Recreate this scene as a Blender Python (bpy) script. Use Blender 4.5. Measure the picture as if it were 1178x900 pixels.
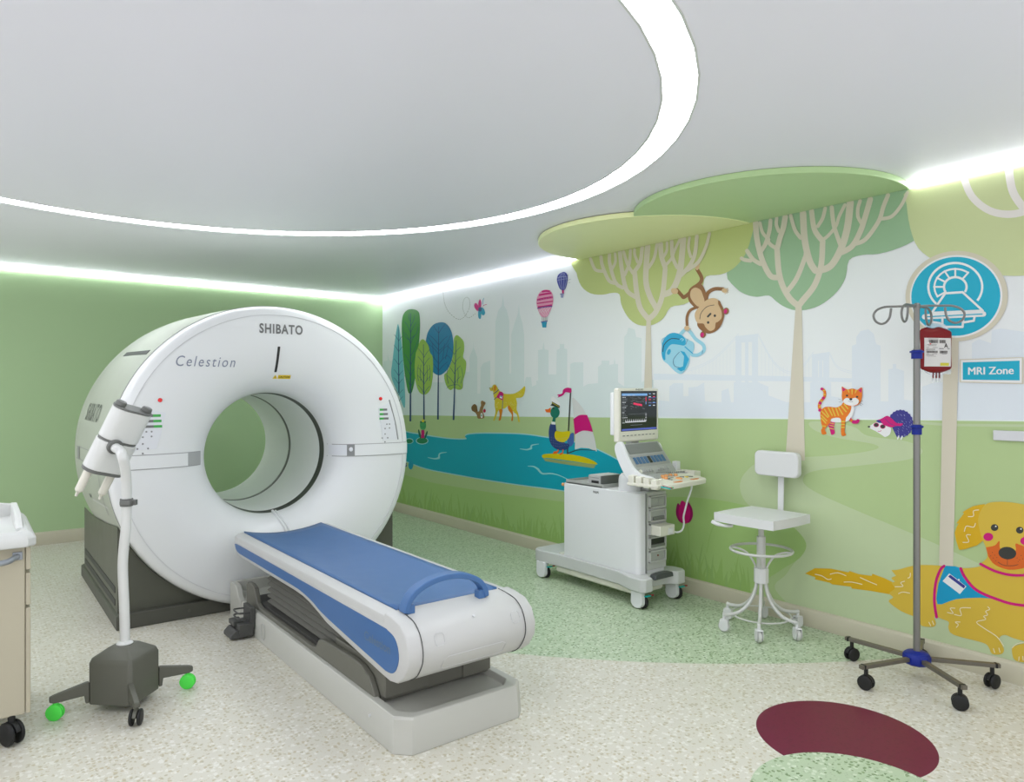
import bpy, bmesh, math, random
from math import sin, cos, pi, radians, sqrt, atan2
from mathutils import Vector, Matrix
from mathutils.geometry import tessellate_polygon

random.seed(7)
scn = bpy.context.scene
for o in list(bpy.data.objects): bpy.data.objects.remove(o)

# ------------------------------------------------------------------ camera, light, exposure
FPX, EYE = 815.0, 1.5                      # focal length in px of a 1178 px wide frame; eye height
_n = math.hypot(0.611, 0.7917)
FW = Vector((0.611/_n, 0.7917/_n, 0)); RT = Vector((0.7917/_n, -0.611/_n, 0)); UP = Vector((0, 0, 1))
CAM = Vector((-4.2704, -8.2749, EYE))
CEIL = 2.69
cd = bpy.data.cameras.new('camera'); cam = bpy.data.objects.new('camera', cd)
scn.collection.objects.link(cam); scn.camera = cam
cam.location = CAM; cam.rotation_euler = (pi/2, 0, -atan2(FW.x, FW.y))
cd.sensor_fit = 'HORIZONTAL'; cd.sensor_width = 36.0; cd.lens = 36.0*FPX/1178.0; cd.clip_start = 0.05

scn.view_settings.view_transform = 'Standard'; scn.view_settings.look = 'None'
scn.view_settings.gamma = 1.0; scn.view_settings.use_curve_mapping = False
scn.view_settings.exposure = 0.15

WORLD_STRENGTH = 1.22
RING_EMIT, STRIP_EMIT = 18.0, 19.0
w = bpy.data.worlds.new('world'); scn.world = w; w.use_nodes = True
w.node_tree.nodes['Background'].inputs[0].default_value = (0.95, 0.945, 1.01, 1)
w.node_tree.nodes['Background'].inputs[1].default_value = WORLD_STRENGTH

# ------------------------------------------------------------------ materials
def lin(c):
    return tuple(((v/255)/12.92 if v/255 <= .04045 else ((v/255+.055)/1.055)**2.4) for v in c)
MATS = {}
def mat(name, rgb, rough=.5, metal=0., emit=0., alpha=1., trans=0., spec=.5, var=.03, coat=0., raw=False):
    """principled material; rgb is an sRGB triple; a faint noise keeps the surface from being perfectly even"""
    if name in MATS: return MATS[name]
    m = bpy.data.materials.new(name); m.use_nodes = True; MATS[name] = m
    nt = m.node_tree; b = nt.nodes['Principled BSDF']
    c = tuple(rgb) if raw else lin(rgb)
    b.inputs['Base Color'].default_value = (*c, 1)
    b.inputs['Roughness'].default_value = rough; b.inputs['Metallic'].default_value = metal
    b.inputs['Specular IOR Level'].default_value = spec
    if coat: b.inputs['Coat Weight'].default_value = coat; b.inputs['Coat Roughness'].default_value = .15
    if emit:
        b.inputs['Emission Color'].default_value = (*c, 1); b.inputs['Emission Strength'].default_value = emit
    if alpha < 1: b.inputs['Alpha'].default_value = alpha
    if trans: b.inputs['Transmission Weight'].default_value = trans
    if var and not emit:
        g = nt.nodes.new('ShaderNodeNewGeometry'); n = nt.nodes.new('ShaderNodeTexNoise'); n.inputs['Scale'].default_value = 9
        nt.links.new(g.outputs['Position'], n.inputs['Vector'])
        r = nt.nodes.new('ShaderNodeMapRange'); r.inputs['To Min'].default_value = rough-var; r.inputs['To Max'].default_value = min(1, rough+var)
        nt.links.new(n.outputs['Fac'], r.inputs['Value']); nt.links.new(r.outputs['Result'], b.inputs['Roughness'])
    return m
def emis(name, rgb, s, base=.8):
    if name in MATS: return MATS[name]
    m = bpy.data.materials.new(name); m.use_nodes = True; MATS[name] = m
    b = m.node_tree.nodes['Principled BSDF']
    b.inputs['Base Color'].default_value = (base, base, base, 1); b.inputs['Emission Color'].default_value = (*rgb, 1); b.inputs['Emission Strength'].default_value = s
    return m

def floor_material():
    m = bpy.data.materials.new('terrazzo_vinyl'); m.use_nodes = True; nt = m.node_tree; N = nt.nodes; L = nt.links
    b = N['Principled BSDF']; b.inputs['Roughness'].default_value = .33; b.inputs['Specular IOR Level'].default_value = .32
    geo = N.new('ShaderNodeNewGeometry')
    def mix(f, a, c):
        x = N.new('ShaderNodeMix'); x.data_type = 'RGBA'
        if isinstance(f, float): x.inputs[0].default_value = f
        else: L.new(f, x.inputs[0])
        for s, v in ((6, a), (7, c)):
            if isinstance(v, tuple): x.inputs[s].default_value = (*v, 1)
            else: L.new(v, x.inputs[s])
        return x.outputs[2]
    def math_(op, a, c=None):
        x = N.new('ShaderNodeMath'); x.operation = op
        for s, v in ((0, a), (1, c)):
            if v is None: continue
            if isinstance(v, (int, float)): x.inputs[s].default_value = v
            else: L.new(v, x.inputs[s])
        return x.outputs[0]
    def chips(scale, thr, size, off):
        mp = N.new('ShaderNodeVectorMath'); mp.operation = 'ADD'; mp.inputs[1].default_value = off
        L.new(geo.outputs['Position'], mp.inputs[0])
        ns = N.new('ShaderNodeTexNoise'); ns.inputs['Scale'].default_value = scale*1.3; L.new(mp.outputs[0], ns.inputs['Vector'])
        sc = N.new('ShaderNodeVectorMath'); sc.operation = 'SCALE'; sc.inputs['Scale'].default_value = 1.1/scale; L.new(ns.outputs['Color'], sc.inputs[0])
        ad = N.new('ShaderNodeVectorMath'); ad.operation = 'ADD'; L.new(mp.outputs[0], ad.inputs[0]); L.new(sc.outputs[0], ad.inputs[1])
        v = N.new('ShaderNodeTexVoronoi'); v.inputs['Scale'].default_value = scale; v.voronoi_dimensions = '2D'; L.new(ad.outputs[0], v.inputs['Vector'])
        sep = N.new('ShaderNodeSeparateColor'); L.new(v.outputs['Color'], sep.inputs[0])
        return math_('MULTIPLY', math_('GREATER_THAN', sep.outputs[0], thr), math_('LESS_THAN', v.outputs['Distance'], size)), sep.outputs[1]
    def disc(cx, cy, r):
        s = N.new('ShaderNodeVectorMath'); s.operation = 'SUBTRACT'; s.inputs[1].default_value = (cx, cy, 0); L.new(geo.outputs['Position'], s.inputs[0])
        l = N.new('ShaderNodeVectorMath'); l.operation = 'LENGTH'; L.new(s.outputs[0], l.inputs[0])
        return math_('LESS_THAN', l.outputs['Value'], r)
    big, bc = chips(52, .66, .34, (0, 0, 0)); small, sc_ = chips(110, .72, .34, (3.1, 1.7, 0)); pale, pc = chips(40, .6, .36, (7.7, 4.2, 0))
    cream = mix(pale, C_CREAM, C_CREAM2)
    cream = mix(math_('MULTIPLY', small, .55), cream, mix(sc_, C_TAN, C_CREAM2))
    cream = mix(math_('MULTIPLY', big, .60), cream, mix(bc, C_TAN, C_OLIVE))
    green = mix(pale, C_GRN, C_GRN2)
    green = mix(math_('MULTIPLY', small, .55), green, mix(sc_, C_GDK, C_GRN2))
    green = mix(math_('MULTIPLY', big, .85), green, mix(bc, C_GDK, C_GMD))
    plum = mix(math_('MULTIPLY', big, .35), C_PLUM, C_PLUM2)
    big_disc = disc(2.1876, -1.9553, 5.0554); small_disc = disc(-1.708, -7.0105, .3737); plum_disc = disc(-1.2558, -6.7196, .357)
    c = mix(big_disc, cream, green); c = mix(plum_disc, c, plum); c = mix(small_disc, c, green)
    L.new(c, b.inputs['Base Color'])
    return m
C_CREAM, C_CREAM2, C_TAN, C_OLIVE = lin((205, 203, 189)), lin((218, 217, 207)), lin((178, 164, 120)), lin((158, 152, 116))
C_GRN, C_GRN2, C_GDK, C_GMD = lin((178, 196, 164)), lin((200, 212, 188)), lin((92, 122, 72)), lin((122, 148, 98))
C_PLUM, C_PLUM2 = lin((104, 18, 52)), lin((84, 14, 42))

# ------------------------------------------------------------------ mesh helpers
def wpos(o):
    v = Vector((0, 0, 0))
    while o: v = v + o.location; o = o.parent
    return v
class MB:
    def __init__(s): s.v = []; s.f = []; s.m = []
    def add(s, vs, fs, mi=0):
        o = len(s.v); s.v += [Vector(v) for v in vs]
        for f in fs: s.f.append([i+o for i in f]); s.m.append(mi)
        return s
    def box(s, c, d, mi=0, rot=None, top=None):
        """c centre, d full sizes, rot a 3x3 matrix, top=(sx,sy) shrink of the top face"""
        t = top or (1, 1); vs = []
        for z, (a, b) in ((-1, (1, 1)), (1, t)):
            for x, y in ((-1, -1), (1, -1), (1, 1), (-1, 1)):
                p = Vector((x*d[0]/2*a, y*d[1]/2*b, z*d[2]/2))
                if rot is not None: p = rot @ p
                vs.append(p+Vector(c))
        return s.add(vs, [(3, 2, 1, 0), (4, 5, 6, 7), (0, 1, 5, 4), (1, 2, 6, 5), (2, 3, 7, 6), (3, 0, 4, 7)], mi)
    def prism(s, pts, o, u, v, w, mi=0, scale2=1.0):
        """2-D outline pts placed at o+a*u+b*v, extruded by the vector w"""
        o, u, v, w = map(Vector, (o, u, v, w)); n = len(pts)
        a = [o+u*p[0]+v*p[1] for p in pts]; b = [o+w+u*p[0]*scale2+v*p[1]*scale2 for p in pts]
        fs = [tuple(range(n-1, -1, -1)), tuple(range(n, 2*n))]+[(i, (i+1) % n, n+(i+1) % n, n+i) for i in range(n)]
        return s.add(a+b, fs, mi)
    def cyl(s, p0, p1, r0, r1=None, seg=24, mi=0, caps=True):
        return s.tube([p0, p1], [r0, r0 if r1 is None else r1], seg, mi, caps=caps)
    def tube(s, path, r, seg=12, mi=0, closed=False, caps=True):
        P = [Vector(p) for p in path]; n = len(P); R = r if isinstance(r, (list, tuple)) else [r]*n
        T = []
        for i in range(n):
            a = P[(i-1) % n] if (closed or i > 0) else P[i]; b = P[(i+1) % n] if (closed or i < n-1) else P[i]
            t = (b-a); T.append(t.normalized() if t.length > 1e-9 else Vector((0, 0, 1)))
        up = Vector((0, 0, 1)) if abs(T[0].z) < .9 else Vector((1, 0, 0))
        nn = T[0].cross(up).normalized(); vs = []
        for i in range(n):
            nn = (nn-T[i]*nn.dot(T[i])).normalized(); bb = T[i].cross(nn)
            for k in range(seg):
                a = 2*pi*k/seg; vs.append(P[i]+nn*(cos(a)*R[i])+bb*(sin(a)*R[i]))
        fs = []
        for i in range(n if closed else n-1):
            j = (i+1) % n
            for k in range(seg):
                l = (k+1) % seg; fs.append((i*seg+k, i*seg+l, j*seg+l, j*seg+k))
        if caps and not closed: fs += [tuple(range(seg-1, -1, -1)), tuple((n-1)*seg+k for k in range(seg))]
        return s.add(vs, fs, mi)
    def lathe(s, prof, o, axis='z', seg=64, mi=0, closed=False):
        """prof list of (r,h); axis along +z, or 'y' / 'x'; mi may be a function of the profile index"""
        o = Vector(o); vs = []; n = len(prof)
        for k in range(seg):
            a = 2*pi*k/seg
            for r, h in prof:
                if axis == 'z': p = Vector((cos(a)*r, sin(a)*r, h))
                elif axis == 'y': p = Vector((cos(a)*r, h, sin(a)*r))
                else: p = Vector((h, cos(a)*r, sin(a)*r))
                vs.append(o+p)
        fs = []
        for k in range(seg):
            l = (k+1) % seg
            for i in range(n if closed else n-1):
                j = (i+1) % n
                if prof[i][0] < 1e-6 and prof[j][0] < 1e-6: continue
                fs.append((k*n+i, k*n+j, l*n+j, l*n+i))
        return s.add(vs, fs, mi)
    def ball(s, c, r, seg=20, mi=0, sq=(1, 1, 1)):
        c = Vector(c); n = seg//2; vs = [c+Vector((0, 0, r*sq[2])), c-Vector((0, 0, r*sq[2]))]
        for i in range(1, n):
            t = pi*i/n
            for k in range(seg):
                a = 2*pi*k/seg; vs.append(c+Vector((r*sin(t)*cos(a)*sq[0], r*sin(t)*sin(a)*sq[1], r*cos(t)*sq[2])))
        fs = [(0, 2+k, 2+(k+1) % seg) for k in range(seg)]
        for i in range(n-2):
            for k in range(seg):
                a = 2+i*seg+k; b = 2+i*seg+(k+1) % seg; fs.append((a, a+seg, b+seg, b))
        q = 2+(n-2)*seg; fs += [(1, q+(k+1) % seg, q+k) for k in range(seg)]
        return s.add(vs, fs, mi)
    def grid(s, rows, mi=0):
        n = len(rows[0]); vs = [p for r in rows for p in r]; fs = []
        for i in range(len(rows)-1):
            for k in range(n-1): fs.append((i*n+k, i*n+k+1, (i+1)*n+k+1, (i+1)*n+k))
        return s.add(vs, fs, mi)
    def text(s, body, o, u, v, width=None, height=None, mi=0, bold=0, shear=0, f=None, space=1.0):
        """lettering laid from o along u (reading direction) and v (up); f maps (a,b) metres to a point instead"""
        cu = bpy.data.curves.new('t', 'FONT'); cu.body = body; cu.size = 1; cu.shear = shear; cu.offset = bold; cu.resolution_u = 4; cu.space_character = space
        ob = bpy.data.objects.new('t', cu); scn.collection.objects.link(ob)
        dg = bpy.context.evaluated_depsgraph_get(); me = bpy.data.meshes.new_from_object(ob.evaluated_get(dg))
        xs = [q.co.x for q in me.vertices]; ys = [q.co.y for q in me.vertices]
        x0, x1, y0, y1 = min(xs), max(xs), min(ys), max(ys)
        sx = width/(x1-x0) if width else height/(y1-y0); sy = height/(y1-y0) if height else sx
        pts = [((q.co.x-x0)*sx, (q.co.y-y0)*sy) for q in me.vertices]
        if f: vs = [f(a, b) for a, b in pts]
        else:
            o, u, v = Vector(o), Vector(u), Vector(v); vs = [o+u*a+v*b for a, b in pts]
        fs = [tuple(p.vertices) for p in me.polygons]
        bpy.data.objects.remove(ob); bpy.data.curves.remove(cu); bpy.data.meshes.remove(me)
        return s.add(vs, fs, mi)
    def build(s, name, mats, parent=None, bevel=0, seg=2, smooth=35, recalc=True, angle=35):
        me = bpy.data.meshes.new(name); off = wpos(parent) if parent else Vector((0, 0, 0))
        me.from_pydata([tuple(q-off) for q in s.v], [], s.f)
        if not isinstance(mats, (list, tuple)): mats = [mats]
        for m in mats: me.materials.append(m)
        for p, i in zip(me.polygons, s.m): p.material_index = i
        me.validate()
        if recalc:
            bm = bmesh.new(); bm.from_mesh(me); bmesh.ops.recalc_face_normals(bm, faces=bm.faces); bm.to_mesh(me); bm.free()
        for p in me.polygons: p.use_smooth = True
        me.set_sharp_from_angle(angle=radians(smooth))
        o = bpy.data.objects.new(name, me); scn.collection.objects.link(o)
        if parent: o.parent = parent
        if bevel:
            md = o.modifiers.new('bevel', 'BEVEL'); md.width = bevel; md.segments = seg; md.limit_method = 'ANGLE'; md.angle_limit = radians(angle)
            md.harden_normals = True
        return o
def thing(name, label, cat, loc=(0, 0, 0), group=None):
    o = bpy.data.objects.new(name, None); scn.collection.objects.link(o); o.empty_display_size = .1; o.location = loc
    return tag(o, label, cat, group)
def tag(o, label=None, cat=None, group=None, kind=None):
    if label: o['label'] = label
    if cat: o['category'] = cat
    if group: o['group'] = group
    if kind: o['kind'] = kind
    return o
def smooth(pts, n=6, closed=False):
    """Catmull-Rom curve through 2-D or 3-D points"""
    P = [Vector(p) for p in pts]; N = len(P); out = []
    for i in range(N if closed else N-1):
        if closed: a, b, c, d = P[i-1], P[i], P[(i+1) % N], P[(i+2) % N]
        else: a, b, c, d = P[max(i-1, 0)], P[i], P[i+1], P[min(i+2, N-1)]
        for k in range(n):
            t = k/n; out.append(.5*((2*b)+(c-a)*t+(2*a-5*b+4*c-d)*t*t+(3*b-a-3*c+d)*t**3))
    if not closed: out.append(P[-1])
    return out
def ray(px, py, d):
    """the point that lies d metres in front of the eye on the line of sight through a photo pixel"""
    return CAM + FW*d + RT*((px-589)/FPX*d) + UP*(-(py-450)/FPX*d)
def wall(px, py, x=0.0):
    """where the mural wall (plane x=const) lies behind a photo pixel"""
    d = FW + RT*((px-589)/FPX); t = (x-CAM.x)/d.x
    p = CAM + d*t; return Vector((x, p.y, EYE-(py-450)/FPX*t))

# ------------------------------------------------------------------ the room
M_ceil = mat('ceiling_paint', (234, 234, 243), .42, spec=.4)
M_green = mat('green_wall_paint', (170, 198, 150), .5, spec=.35)
M_base = mat('baseboard_vinyl', (188, 184, 160), .5)
M_sky = mat('mural_sky', (226, 230, 229), .42, spec=.4)
YB, XL = -9.3, -5.8
m = MB(); m.add([(XL-.2, YB, 0), (.2, YB, 0), (.2, .2, 0), (XL-.2, .2, 0)], [(0, 1, 2, 3)]); m.add([(XL-.2, YB, -.1), (.2, YB, -.1), (.2, .2, -.1), (XL-.2, .2, -.1)], [(3, 2, 1, 0)])
tag(m.build('floor', floor_material(), recalc=False), kind='structure')
RC = Vector((-3.402, -4.849, 0)); RI, RO, NS = 2.043, 2.192, 60
def ringpts(r, z): return [RC+Vector((r*cos(radians(1+6*k)), r*sin(radians(1+6*k)), z)) for k in range(NS)]
def build_ceiling():
    m = MB(); z = CEIL
    inn = ringpts(RI, z); out = ringpts(RO, z)
    m.add(inn, [tuple(range(NS-1, -1, -1))])
    outer = []
    for p in out:                                     # project radially onto the room's rectangle
        d = (p-RC); d.z = 0; t = 1e9
        for lim, c, dd in ((XL-.2, RC.x, d.x), (.05, RC.x, d.x), (YB, RC.y, d.y), (.05, RC.y, d.y)):
            q = (lim-c)/dd if abs(dd) > 1e-9 else -1
            if q > 0: t = min(t, q)
        outer.append(Vector((RC.x+d.x*t, RC.y+d.y*t, z)))
    m.add(out+outer, [(k, (k+1) % NS, NS+(k+1) % NS, NS+k) for k in range(NS)])
    for cx, cy in ((XL-.2, YB), (.05, YB), (.05, .05), (XL-.2, .05)):    # corner fillers
        c = Vector((cx, cy, z)); k = min(range(NS), key=lambda i: ((outer[i]-c).length + (outer[(i+1) % NS]-c).length))
        m.add([outer[k], c, outer[(k+1) % NS]], [(0, 1, 2)])
    zz = CEIL+.03
    for r in (RI, RO):
        a, b = ringpts(r, z), ringpts(r, zz); m.add(a+b, [(k, (k+1) % NS, NS+(k+1) % NS, NS+k) for k in range(NS)])
    m.add([(XL-.2, YB, z+.05), (.2, YB, z+.05), (.2, .2, z+.05), (XL-.2, .2, z+.05)], [(0, 1, 2, 3)])
    return tag(m.build('ceiling', M_ceil, recalc=False), kind='structure')
build_ceiling()
T = .12
m = MB().box((XL/2-.1, T/2, CEIL/2), (-XL+.2, T, CEIL)); tag(m.build('wall_back', M_green), kind='structure')
m = MB().prism([(-.022, 0), (-.022, .106), (-.018, .112), (-.012, .116), (-.010, .124), (-.001, .124), (-.001, 0)], (XL, 0, 0), (0, 1, 0), (0, 0, 1), (-XL-.03, 0, 0)); tag(m.build('baseboard_back', M_base, smooth=60), kind='structure')
m = MB().prism([(-.024, 0), (-.024, .094), (-.020, .100), (-.012, .104), (-.010, .112), (-.001, .112), (-.001, 0)], (0, -.024, 0), (1, 0, 0), (0, 0, 1), (0, YB+.026, 0)); tag(m.build('baseboard_right', M_base, smooth=60), kind='structure')

# ------------------------------------------------------------------ the printed mural wall
BASE = 0
class Dec:
    """flat print on the mural wall, each shape a hair in front of the one before"""
    def __init__(s, base): s.m = MB(); s.x = base*.3+BASE; s.mats = []
    def mi(s, M):
        if M not in s.mats: s.mats.append(M)
        return s.mats.index(M)
    def lay(s, d=.0001): s.x += d
    def poly(s, pts, M, bump=True):
        s.lay(.0001 if bump else .000004)
        P = [Vector((p[0], p[1], 0)) for p in pts]
        tr = tessellate_polygon([P])
        vs = [wall(p[0], p[1], -s.x) for p in pts]; fs = []
        for t in tr:
            a, b, c = (vs[i] for i in t); n = (b-a).cross(c-a)
            if n.length < 1e-10: continue
            fs.append(t if n.x < 0 else t[::-1])
        s.m.add(vs, fs, s.mi(M)); return s
    def blob(s, pts, M, n=6): return s.poly([tuple(p) for p in smooth(pts, n, True)], M)
    def oval(s, cx, cy, rx, ry, M, rot=0, n=28, a0=0, a1=360):
        c, q = cos(radians(rot)), sin(radians(rot)); pts = []
        for k in range(n if a1-a0 >= 360 else n+1):
            t = radians(a0+(a1-a0)*k/n); x, y = rx*cos(t), ry*sin(t); pts.append((cx+x*c-y*q, cy+x*q+y*c))
        return s.poly(pts, M)
    def stroke(s, path, wd, M, sm=True, n=6, w2=None, bump=True, closed=False, cap=True):
        s.lay(.0001 if bump else .000004)
        P = smooth(path, n, closed) if (sm and len(path) > 2) else [Vector(p) for p in path]
        if closed: P.append(P[0])
        N = len(P); w2 = wd if w2 is None else w2; vs = []
        for i, p in enumerate(P):
            t = (P[min(i+1, N-1)]-P[max(i-1, 0)])
            if t.length < 1e-6: t = Vector((1, 0))
            t.normalize(); k = (wd+(w2-wd)*i/(N-1))/2; q = Vector((-t.y, t.x))*k
            vs += [wall(p.x+q.x, p.y+q.y, -s.x), wall(p.x-q.x, p.y-q.y, -s.x)]
        fs = []
        for i in range(N-1):
            f = (2*i, 2*i+1, 2*i+3, 2*i+2); a, b, c = vs[f[0]], vs[f[1]], vs[f[2]]
            fs.append(f if (b-a).cross(c-a).x < 0 else f[::-1])
        s.m.add(vs, fs, s.mi(M))
        if cap and wd > .9 and not closed:
            for p, r in ((P[0], wd/2), (P[-1], w2/2)):
                if r > .4: s.oval(p.x, p.y, r, r, M, n=12)
        return s
    def ring(s, cx, cy, rx, ry, wd, M, rot=0, a0=0, a1=360, n=40):
        c, q = cos(radians(rot)), sin(radians(rot)); pts = []
        for k in range(n+1):
            t = radians(a0+(a1-a0)*k/n); x, y = rx*cos(t), ry*sin(t); pts.append((cx+x*c-y*q, cy+x*q+y*c))
        return s.stroke(pts, wd, M, sm=False, cap=False)
    def text(s, body, px, py, width_px, hgt_px, M, bold=.02):
        s.lay(); p = wall(px, py, -s.x); q = wall(px+width_px, py, -s.x); t = wall(px, py-hgt_px, -s.x)
        s.m.text(body, p, (0, -1, 0), (0, 0, 1), width=abs(q.y-p.y), height=t.z-p.z, mi=s.mi(M), bold=bold)
    def done(s, name, label, cat='wall decal', group=None):
        o = s.m.build(name, s.mats, recalc=False, smooth=1)
        for p in o.data.polygons: p.use_smooth = False
        c = sum((v.co for v in o.data.vertices), Vector())/len(o.data.vertices)
        for v in o.data.vertices: v.co -= c
        o.location = c
        return tag(o, label, cat, group)
def ink(name, rgb): return mat('ink_'+name, rgb, .42, spec=.4, var=0)
def Z(x0, y0, k):                    # pixel reader for an enlarged view
    return lambda *L: [(x0+a/k, y0+b/k) for a, b in L]

I_city = ink('city', (212, 223, 221)); I_city2 = ink('city_pale', (216, 224, 229))
I_lawn = ink('lawn', (172, 194, 138)); I_path = ink('path', (184, 200, 158)); I_hill = ink('hill', (160, 192, 118)); I_grass = ink('grass', (148, 182, 102)); I_horizon = ink('horizon', (222, 232, 226))
I_lawn2 = ink('lawn_deep', (158, 190, 118)); 
I_pond = ink('pond', (0, 158, 178)); I_shore = ink('shore', (160, 208, 212)); I_rip = ink('ripple', (150, 208, 208))

# wall itself with the printed sky, lawn and skyline
W = MB().box((T/2, YB/2, CEIL/2), (T, -YB, CEIL), 0)
d = Dec(.0004); d.m = W; d.mats = [M_sky]
def wy(px): return px
XR, XL0 = 1330, 441
def P(*L): return list(L)
# the sky line of towers
z5 = Z(540, 340, 5.622)
city = [(441, 480), (441, 416), (446, 415), (446, 408), (448, 415), (455, 416), (456, 440), (510, 440), (511, 430), (534, 428), (540, 428), (540, 411), (544.5, 400), (544.5, 393), (545, 400), (549, 411), (549, 453), (552.5, 453), (553, 423), (556, 418), (564, 415), (564, 444), (569, 444),
        (570, 370), (573, 358), (577, 352), (578.7, 340), (580, 352), (583, 357), (586, 370), (586, 430), (588, 430), (588, 385), (592, 372), (596, 360), (597, 350), (598, 362), (601, 372), (603, 385), (603, 443), (605, 434), (611, 434), (612, 445), (617, 443), (617, 438), (619, 438), (619, 403), (624, 402), (625.5, 393), (626.5, 402), (631, 403), (631, 431), (640, 431), (640.5, 403), (644, 401), (644, 396), (649, 396), (649, 401), (652.5, 402), (652.5, 445), (655.5, 445), (656, 419), (660, 417), (671, 417), (671, 445), (676, 442), (688, 441), (688, 422), (692, 419), (692, 415), (701, 415), (701, 420), (706, 419), (707, 412), (708, 419), (711, 419), (711, 440),
        (718, 445), (718, 388), (721, 384), (723, 377), (730, 379), (732, 388), (738, 389), (738, 440), (742, 437), (752, 437)]
city += [(753, 460), (770, 462), (770, 445), (775, 441), (786, 441), (786, 456), (792, 456), (792, 446), (802, 445), (810, 440), (811, 462), (830, 463), (830, 450), (838, 447), (841, 463), (844, 463), (845, 446), (852, 444), (872, 440), (884, 445), (884, 455), (905, 463), (935, 463), (935, 445), (955, 444), (956, 456), (980, 460), (980, 398), (985, 396), (985, 388), (990, 381), (999, 379), (1005, 384), (1008, 396), (1013, 398), (1013, 462), (1022, 462), (1022, 425), (1027, 424), (1027, 419), (1031, 419), (1031, 424), (1040, 427), (1040, 460), (1060, 462), (1061, 445), (1075, 440), (1105, 440), (1105, 430), (1118, 428), (1118, 395), (1126, 390), (1140, 395), (1141, 380), (1152, 378), (1165, 380), (1178, 382), (1190, 370), (1215, 370), (1216, 420), (1240, 420), (1241, 390), (1290, 385), (1330, 400), (1330, 490)]
left = [p for p in city if p[0] <= 752]+[(752, 484)]; right = [(752, 484)]+[p for p in city if p[0] > 752]
d.poly(left, I_city); d.poly(right, I_city2, bump=False)
# suspension bridge
d.lay()
for tx0, tx1, ty in ((846, 872, 384), (934, 954, 405)):
    for a, b in ((tx0, tx0+7), ((tx0+tx1)/2-2, (tx0+tx1)/2+2), (tx1-7, tx1)): d.poly([(a, ty+4), (b, ty+3), (b, 470), (a, 470)], I_city2, bump=False)
    d.poly([(tx0, ty+3), (tx1, ty), (tx1, ty+9), (tx0, ty+11)], I_city2, bump=False); d.poly([(tx0-2, 440), (tx1+2, 440), (tx1+2, 480), (tx0-2, 480)], I_city2)
d.poly([(752, 430), (905, 433), (1000, 436), (1000, 440), (905, 439), (752, 437)], I_city2)
for off in (0, 2.2):
    d.stroke([(790, 428-off), (820, 415-off), (850, 386-off)], .6, I_city2); d.stroke([(872, 386-off), (890, 418-off), (908, 430-off), (922, 424-off), (936, 407-off)], .6, I_city2, bump=False); d.stroke([(954, 407-off), (964, 424-off), (985, 431-off)], .6, I_city2, bump=False)
for k in range(14): d.stroke([(796+k*4, 426-k*1.6-(k*k)*.08), (796+k*4, 431)], .35, I_city2, sm=False, bump=False, cap=False); 
for k in range(14): d.stroke([(876+k*4.2, 396+26*min(1, k/5)-(max(0, k-9))*4, ), (876+k*4.2, 434)], .35, I_city2, sm=False, bump=False, cap=False)
# lawn, hills, path
z8 = Z(800, 460, 3.1164)
bz = wall(1178, 790).z
d.lay(); lw = [(441, 477.5), (600, 479.6), (752, 481), (900, 482), (1060, 483.6), (1178, 485), (1330, 486.8), (1330, 840), (441, 590)]
d.poly(lw, I_lawn, bump=False)
d.stroke([(752, 480.6), (900, 481.7), (1060, 483.2), (1178, 484.4), (1330, 486)], 1.3, I_horizon, sm=False)
d.stroke([(1040, 485), (1090, 489), (1178, 490), (1330, 492)], 3, I_path, sm=False)
pa = z8((565, 100), (640, 90), (760, 95), (1178, 92), (1178, 118), (900, 130), (800, 140))
d.blob(z8((420, 78), (560, 95), (620, 130), (760, 150), (815, 185), (760, 215), (600, 235), (430, 255), (385, 285), (420, 325), (560, 390), (800, 490), (1000, 580), (1300, 720), (1500, 820), (1300, 1100), (600, 900), (300, 700), (330, 620), (395, 520), (330, 450), (200, 385), (160, 320), (180, 260), (260, 215), (500, 200), (640, 180), (640, 160), (500, 135), (420, 105)), I_path)
# darker meadow beside the pond
d.blob([(441, 545), (500, 556), (560, 566), (620, 574), (680, 580), (740, 575), (790, 572), (850, 580), (900, 598), (926, 622), (922, 640), (900, 655), (880, 668), (855, 684), (852, 694), (700, 660), (560, 624), (441, 592)], I_hill)
# grass fringe along the baseboard
random.seed(11)
def basey(px): return 450+(1.5-.105)*FPX/((wall(px, 600)-CAM).dot(FW))
d.lay(.0002)
gl = []
for k in range(64):
    x = 462+k*6.2
    gl.append((x, basey(x)-12-8*random.random()))
gl = [(455, basey(455)-10)]+gl+[(862, basey(862)-2), (862, basey(862)+3), (455, basey(455)+3)]
I_g2 = ink('grass_light', (146, 180, 106))
for k in range(190):
    x = 458+k*2.13+random.uniform(-1, 1); yb = basey(x)+1; D = (wall(x, 600)-CAM).dot(FW); sc = 9.0/D
    h = (10+random.random()*17)*sc*(.75 if random.random() < .6 else 1); lean = random.uniform(-5, 5)*sc; wd = (1.5+random.random())*sc
    mI = I_grass if random.random() < .8 else I_g2
    d.stroke([(x, yb), (x+lean*.15, yb-h*.5), (x+lean*.8, yb-h)], wd*1.5, mI, n=4, w2=.15, bump=False, cap=False)
wr = d.m.build('wall_right', d.mats, recalc=False, smooth=1)
for p in wr.data.polygons: p.use_smooth = False
tag(wr, kind='structure')
BASE = d.x-.0010

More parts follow.
